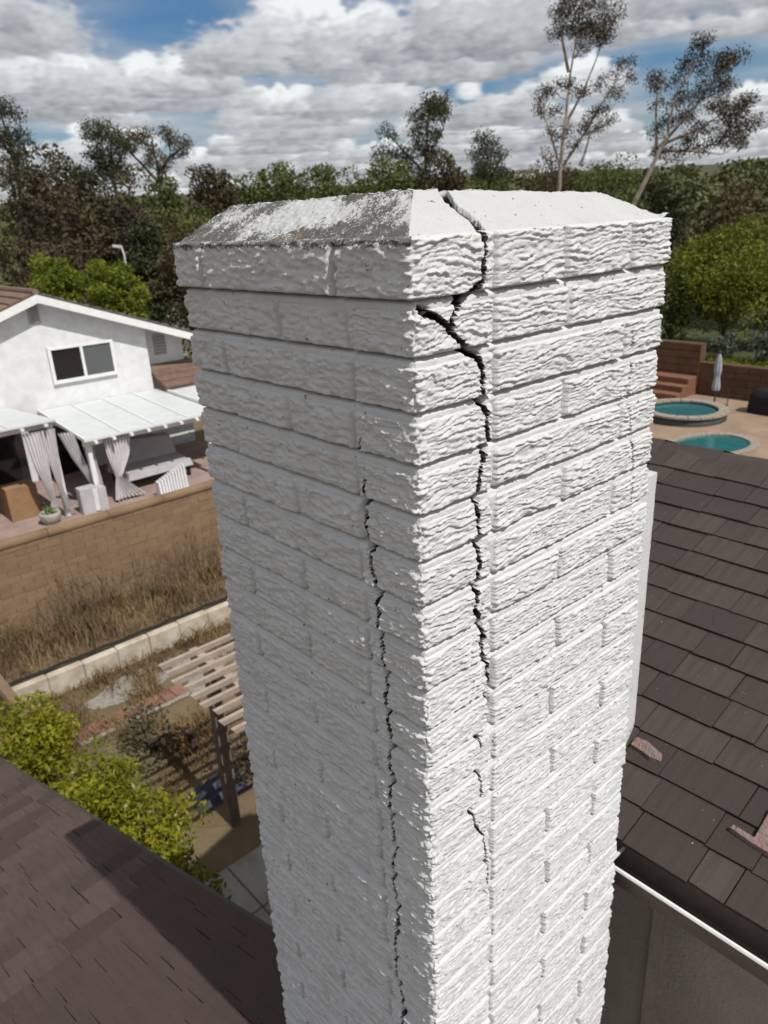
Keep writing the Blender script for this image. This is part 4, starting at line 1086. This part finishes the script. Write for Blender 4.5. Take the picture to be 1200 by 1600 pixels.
# ------------------------------------------------------------------ trees
L_DARK = leaf_mat('dark_foliage', (.026, .034, .014), (.080, .088, .036), .15)
L_BROWN = leaf_mat('brownish_foliage', (.040, .032, .018), (.108, .084, .044), .15)
L_OLIV = leaf_mat('olive_brown_foliage', (.045, .038, .018), (.115, .088, .040), .15)
L_MID = leaf_mat('mid_green_foliage', (.046, .064, .014), (.145, .165, .042), .22)
L_BRIGHT = leaf_mat('bright_green_foliage', (.065, .105, .008), (.24, .27, .026), .3)
L_LEAFY = leaf_mat('leafy_green_foliage', (.060, .088, .009), (.235, .255, .028), .3)
L_GUM = leaf_mat('gum_foliage', (.030, .023, .013), (.090, .064, .034), .1, .8)
L_GREY = leaf_mat('grey_green_foliage', (.06, .075, .05), (.14, .16, .11), .2)
LEFT = 'trees behind the white gabled house'
crown_tree('bushy_tree', 'dark brown bushy tree filling the left edge above the white house', 14.6, 43.6, 1.5, 12.2, 2.8, L_BROWN, 'tree', LEFT, 64, 170, .13)
crown_tree('bushy_tree', 'dark green crown rising just right of the leftmost gum tree', 20.0, 53.4, 4, 13.6, 2.4, L_DARK, 'tree', LEFT, 44, 150, .14)
crown_tree('bushy_tree', 'broad brown tree in the middle of the left tree group', 18.8, 43.0, 1.5, 11.8, 2.6, L_BROWN, 'tree', LEFT, 64, 170, .13)
crown_tree('bushy_tree', 'fresh green tree crown below the open gum tree left of the chimney', 22.2, 43.6, 3, 11.4, 1.9, L_MID, 'tree', LEFT, 44, 150, .12)
crown_tree('bushy_tree', 'olive brown rounded tree nearest the chimney cap on its left', 18.9, 36.4, 1.0, 8.6, 1.8, L_OLIV, 'tree', LEFT, 54, 170, .10)
crown_tree('bushy_tree', 'dark tree behind the street lamp and bright round tree', 18.6, 39.8, .8, 8.6, 1.7, L_DARK, 'tree', LEFT, 48, 150, .12)
crown_tree('bushy_tree', 'shadowy brown tree low behind the two bright round trees', 14.2, 40.5, .8, 7.8, 2.4, L_BROWN, 'tree', LEFT, 54, 150, .12)
crown_tree('round_tree', 'smaller bright green round tree behind the ridge of the white house', 12.3, 37.0, 3.2, 6.35, 1.35, L_BRIGHT, 'tree', 'bright round trees behind the house', 46, 240, .085)
crown_tree('round_tree', 'larger bright green round tree right of the house ridge', 14.0, 34.2, 2.6, 6.6, 1.38, L_BRIGHT, 'tree', 'bright round trees behind the house', 50, 240, .085)
sketch_tree('tall dark gum tree cut off by the left picture edge', 16.3, 51.5, .036, 0, 150, 15.0, [[(0, 330), (5, 250), (0, 160)], [(4, 260), (25, 200)], [(2, 250), (-25, 190)]],
            [(-5, 165, 22), (15, 175, 18), (-25, 185, 20), (5, 205, 22), (25, 215, 14), (-20, 225, 22), (10, 245, 24), (28, 240, 12), (-10, 270, 26), (15, 285, 22)], L_DARK, M_BARK, 120, .17, 0, LEFT)
sketch_tree('dark gum tree with broken crown left of the open gum', 21.5, 49.5, .036, 160, 198, 13.4, [[(165, 340), (160, 280), (165, 215)], [(162, 290), (125, 240)], [(163, 280), (195, 235)]],
            [(150, 215, 22), (170, 210, 20), (130, 235, 20), (190, 235, 18), (160, 240, 22), (140, 260, 20), (180, 265, 22), (155, 285, 24), (120, 275, 18)], L_DARK, M_BARK, 150, .17, 0, LEFT)
sketch_tree('open gum tree with separate leaf clumps against the clouds left of the chimney', 26.3, 52.7, .042, 235, 200, 13.8, [[(235, 330), (235, 270), (230, 215)], [(235, 275), (262, 245), (262, 215)], [(262, 248), (290, 230)], [(234, 285), (195, 240), (190, 215)]],
            [(183, 212, 14), (200, 214, 14), (212, 222, 10), (226, 212, 14), (230, 232, 12), (258, 210, 13), (266, 222, 11), (288, 228, 12), (276, 240, 10), (224, 250, 13), (252, 252, 12), (196, 235, 12), (246, 268, 13)], L_OLIV, M_BARK, 150, .17, 0, LEFT, .8)
MIDG = 'green tree row behind the chimney'
for (lab, x, y, zt, rw_, mm) in (('green tree first right of the open gum', 31.1, 54.7, 11.3, 2.0, L_OLIV), ('small dark brown tree standing in the row left of the slim one', 33.4, 55.6, 11.8, 1.3, L_BROWN), ('wide green tree left of the slim pointed tree', 36.9, 58.2, 11.6, 2.2, L_MID),
                                 ('green tree right of the slim pointed tree', 39.6, 56.3, 11.8, 2.2, L_MID), ('taller rounded green tree above the left slope of the chimney cap', 38.7, 49.6, 11.9, 2.3, L_MID), ('green tree just left of the dark middle gum', 42.5, 49.1, 11.2, 2.3, L_MID),
                                 ('green crown beneath the left arm of the dark middle gum', 38.8, 41.6, 11.2, 2.0, L_MID), ('green crown beneath the trunk of the dark middle gum', 41.2, 39.2, 11.0, 1.9, L_OLIV), ('olive tree far right beneath the tall pale gum', 66.9, 48.9, 12.4, 3.2, L_OLIV),
                                 ('far green tree between the two big pale gums', 69.8, 44.8, 12.2, 3.4, L_MID), ('far olive tree beside the pale hilltop house', 62.0, 52.8, 11.2, 2.6, L_MID)):
    crown_tree('bushy_tree', lab, x, y, 2.5, zt + 1.3, rw_ * 1.15, mm, 'tree', MIDG, 52, 140, .15)
crown_tree('slim_tree', 'slim pointed tree sticking up from the green row', 41.4, 62.4, 6, 14.0, .9, L_MID, 'tree', MIDG, 22, 70, .18)
sketch_tree('dark middle gum rising over the ridge of the chimney cap', 43.3, 42.8, .0465, 662, 143, 15.7, [[(660, 330), (660, 240), (668, 160)], [(660, 270), (620, 225), (600, 205)], [(661, 250), (690, 200)]],
            [(665, 155, 17), (685, 165, 16), (655, 175, 18), (678, 185, 18), (695, 155, 9), (650, 195, 18), (672, 205, 18), (655, 220, 20), (605, 205, 14), (590, 235, 14), (612, 232, 14), (635, 245, 18), (670, 240, 18), (660, 265, 20), (640, 275, 18)], L_DARK, M_BARK, 130, .18, 0, 'gum trees over the chimney')
sketch_tree('smaller dark gum between the middle gum and the tall pale gum', 47.9, 40.7, .0475, 762, 205, 13.0, [[(762, 330), (765, 270), (755, 215)], [(764, 280), (785, 245)]],
            [(755, 218, 16), (765, 235, 18), (745, 240, 14), (780, 245, 14), (760, 260, 20), (785, 265, 14), (742, 262, 12), (775, 280, 18)], L_DARK, M_BARK, 120, .18, 0, 'gum trees over the chimney')
sketch_tree('tall sparse pale trunked gum tree reaching the top of the picture', 45.0, 31.4, .0389, 895, -15, 19.7,
            [[(880, 330), (882, 250), (886, 190), (893, 110), (905, 20)], [(884, 255), (872, 215), (850, 165)], [(888, 190), (920, 130), (945, 60)], [(884, 262), (915, 215), (950, 160), (985, 105)], [(918, 255), (930, 205), (965, 165)], [(893, 105), (875, 50), (870, 15)]],
            [(905, 0, 24), (935, 12, 24), (880, 15, 18), (955, 30, 18), (900, 35, 22), (925, 45, 20), (875, 40, 14), (945, 60, 14), (910, 65, 14), (845, 140, 13), (865, 130, 13), (885, 125, 12), (850, 160, 12), (872, 165, 12), (915, 135, 11), (940, 125, 10), (960, 110, 10), (985, 90, 12), (995, 115, 10), (975, 140, 11), (950, 165, 11), (930, 170, 10), (915, 195, 11), (895, 190, 10), (940, 195, 10), (965, 185, 10), (880, 205, 11), (862, 195, 9), (905, 222, 11)],
            L_GUM, M_PALEB, 170, .15, 0, 'gum trees over the chimney', 1.1)
sketch_tree('leaning pale trunked gum with heavy clumps at the right picture edge', 45.5, 22.9, .034, 1100, 55, 15.9,
            [[(1000, 330), (1020, 280), (1045, 215), (1055, 150), (1095, 80)], [(1040, 230), (1090, 170), (1130, 110)], [(1035, 240), (1030, 160), (1040, 110)], [(1046, 225), (1110, 200), (1165, 165)], [(1044, 235), (1100, 240), (1150, 220)]],
            [(1095, 75, 18), (1080, 95, 14), (1110, 95, 14), (1035, 110, 15), (1050, 125, 14), (1025, 130, 12), (1135, 100, 18), (1155, 95, 13), (1120, 125, 18), (1140, 135, 14), (1060, 155, 14), (1040, 160, 12), (1100, 150, 16), (1085, 180, 14), (1130, 165, 16), (1160, 160, 17), (1185, 165, 16), (1150, 190, 18), (1180, 195, 18), (1120, 205, 15), (1060, 190, 13), (1035, 200, 12), (1090, 215, 15), (1160, 220, 18), (1190, 225, 16), (1130, 235, 16), (1070, 240, 15), (1045, 240, 12)],
            L_GUM, M_PALEB, 190, .15, 0, 'gum trees over the chimney', 1.1)
RIGHT = 'trees beyond the pool terrace'
crown_tree('bushy_tree', 'brown olive tree under the heavy gum at the right edge', 41.0, 18.2, 1.5, 9.3, 2.6, L_OLIV, 'tree', RIGHT, 54, 80, .17)
crown_tree('bushy_tree', 'dark green tree just behind the right end of the chimney cap', 46.6, 25.0, 1.5, 9.7, 2.8, L_DARK, 'tree', RIGHT, 54, 75, .2)
crown_tree('bushy_tree', 'dusky green tree peeping over the sloping right cap edge', 42.4, 24.4, 1.5, 8.0, 1.9, L_MID, 'tree', RIGHT, 40, 75, .18)
crown_tree('bushy_tree', 'dim olive tree behind the big bright tree at the right', 38.5, 15.0, 1.2, 7.6, 2.4, L_OLIV, 'tree', RIGHT, 46, 80, .15)
crown_tree('broad_tree', 'big bright green leafy tree above the brown retaining wall', 32.2, 14.0, 1.5, 6.9, 2.6, L_LEAFY, 'tree', RIGHT, 110, 260, .085, 1.2)
crown_tree('broad_tree', 'narrower dark green tree pressed against the chimney right edge', 30.2, 15.4, 1.3, 5.0, 1.0, L_MID, 'tree', RIGHT, 36, 110, .09, 1.2)
crown_tree('broad_tree', 'deep green leafy tree at the right picture edge beside the big bright one', 33.2, 11.6, 1.5, 5.4, 1.7, L_MID, 'tree', RIGHT, 50, 110, .10, 1.2)
for lab, x, y, zt, rw_ in (('grey green shrub on top of the retaining wall above the umbrella', 29.5, 12.7, 2.55, .6), ('grey green agave like shrub at the right edge on the retaining wall', 29.6, 11.2, 2.7, .75)):
    crown_tree('bank_shrub', lab, x, y, 1.25, zt, rw_, L_GREY, 'shrub', 'shrubs on the retaining wall', 18, 90, .08, 1.2)
tag(leaves('ground_cover', np.stack([rng.uniform(28.7, 30, 5000), rng.uniform(4, 13.4, 5000), 1.22 + .16 * rng.uniform(0, 1, 5000) ** 2], 1), .06, rng.uniform(0, 1, 5000), L_BRIGHT, None, .4), 'trailing green ground cover along the top of the retaining wall', 'ground cover', None, 'stuff')
hd = empty('clipped_hedge', (16.8, 36.2, 2.0)); tag(hd, 'dark clipped hedge behind the right eave of the white house', 'hedge')
P = np.stack([rng.uniform(15.2, 18.6, 4200), rng.uniform(35.7, 36.7, 4200), rng.uniform(.2, 3.75, 4200)], 1); P[:, 1] -= (P[:, 0] - 16.8) * .8
leaves('foliage', P, .10, rng.uniform(0, .6, 4200), L_DARK, hd)
pw = MB().hexa([(19.2, 43.2, 0), (21.2, 41.3, 0), (21.3, 41.4, 0), (19.3, 43.3, 0), (19.2, 43.2, 3.95), (21.2, 41.3, 3.95), (21.3, 41.4, 3.95), (19.3, 43.3, 3.95)]).build('far_wall', mat('pale_far_wall', (.5, .42, .36), .9, .4, 2)); tag(pw, 'small pale wall glimpsed between dark trees left of the chimney', 'wall')
lp = empty('street_lamp', (15.4, 35.8, 0)); tag(lp, 'pale street lamp head above the larger bright round tree', 'street lamp')
M_LAMP = mat('pale_lamp_metal', (.6, .6, .6), .5)
MB().tube([(15.4, 35.8, 0), (15.4, 35.8, 6.2), (15.35, 35.85, 6.5)], [.06, .045, .04], 8).build('pole', M_LAMP, lp)
MB().hexa([(15.02, 36.1, 6.55), (15.10, 36.2, 6.55), (15.42, 35.9, 6.48), (15.34, 35.8, 6.48), (15.02, 36.1, 6.66), (15.10, 36.2, 6.66), (15.42, 35.9, 6.6), (15.34, 35.8, 6.6)]).build('lamp_head', M_LAMP, lp)
fh = empty('hilltop_house', (237, 184, 17)); tag(fh, 'tiny pale house on the wooded hill right of the smaller dark gum', 'house')
MB().hexa([(234.6, 187.2, 14), (239.6, 180.8, 14), (242, 183, 14), (237, 189.4, 14), (234.6, 187.2, 20.2), (239.6, 180.8, 20.2), (242, 183, 20.2), (237, 189.4, 20.2)]).build('wall', mat('pale_house_wall', (.6, .58, .55), .9), fh)
MB().verts([(234.2, 187.4, 20.2), (239.6, 180.4, 20.2), (242.4, 183, 20.2), (237, 189.8, 20.2), (236.2, 187, 21.2), (240.4, 182, 21.2)], [(0, 1, 5, 4), (2, 3, 4, 5), (1, 2, 5), (3, 0, 4), (3, 2, 1, 0)]).build('roof', M_RTILE, fh)
# the far wood on the hills, one mass
n = 1300
a = rng.uniform(R(8), R(92), n); r0 = 78 + 190 * rng.uniform(0, 1, n) ** 1.1
zg = np.interp(r0, rad, prof); C, T = [], []
for k in range(n):
    w_, hgt = rng.uniform(1.6, 3.4), rng.uniform(2.5, 5.5); q = 46; d = rand_dirs(q)
    C.append(np.array([r0[k] * math.cos(a[k]), r0[k] * math.sin(a[k]), zg[k] + hgt * .5]) + d * np.array([w_, w_, hgt * .55]) * rng.uniform(.5, 1, (q, 1)))
    T.append(np.full(q, rng.uniform(.1, .9)) + .15 * rng.normal(size=q))
tag(leaves('far_wood', np.concatenate(C), .62, np.concatenate(T), leaf_mat('far_wood_foliage', (.046, .056, .018), (.125, .135, .048), .15), None, .75), 'wooded far hillside closing the view under the clouds', 'wood', None, 'stuff')
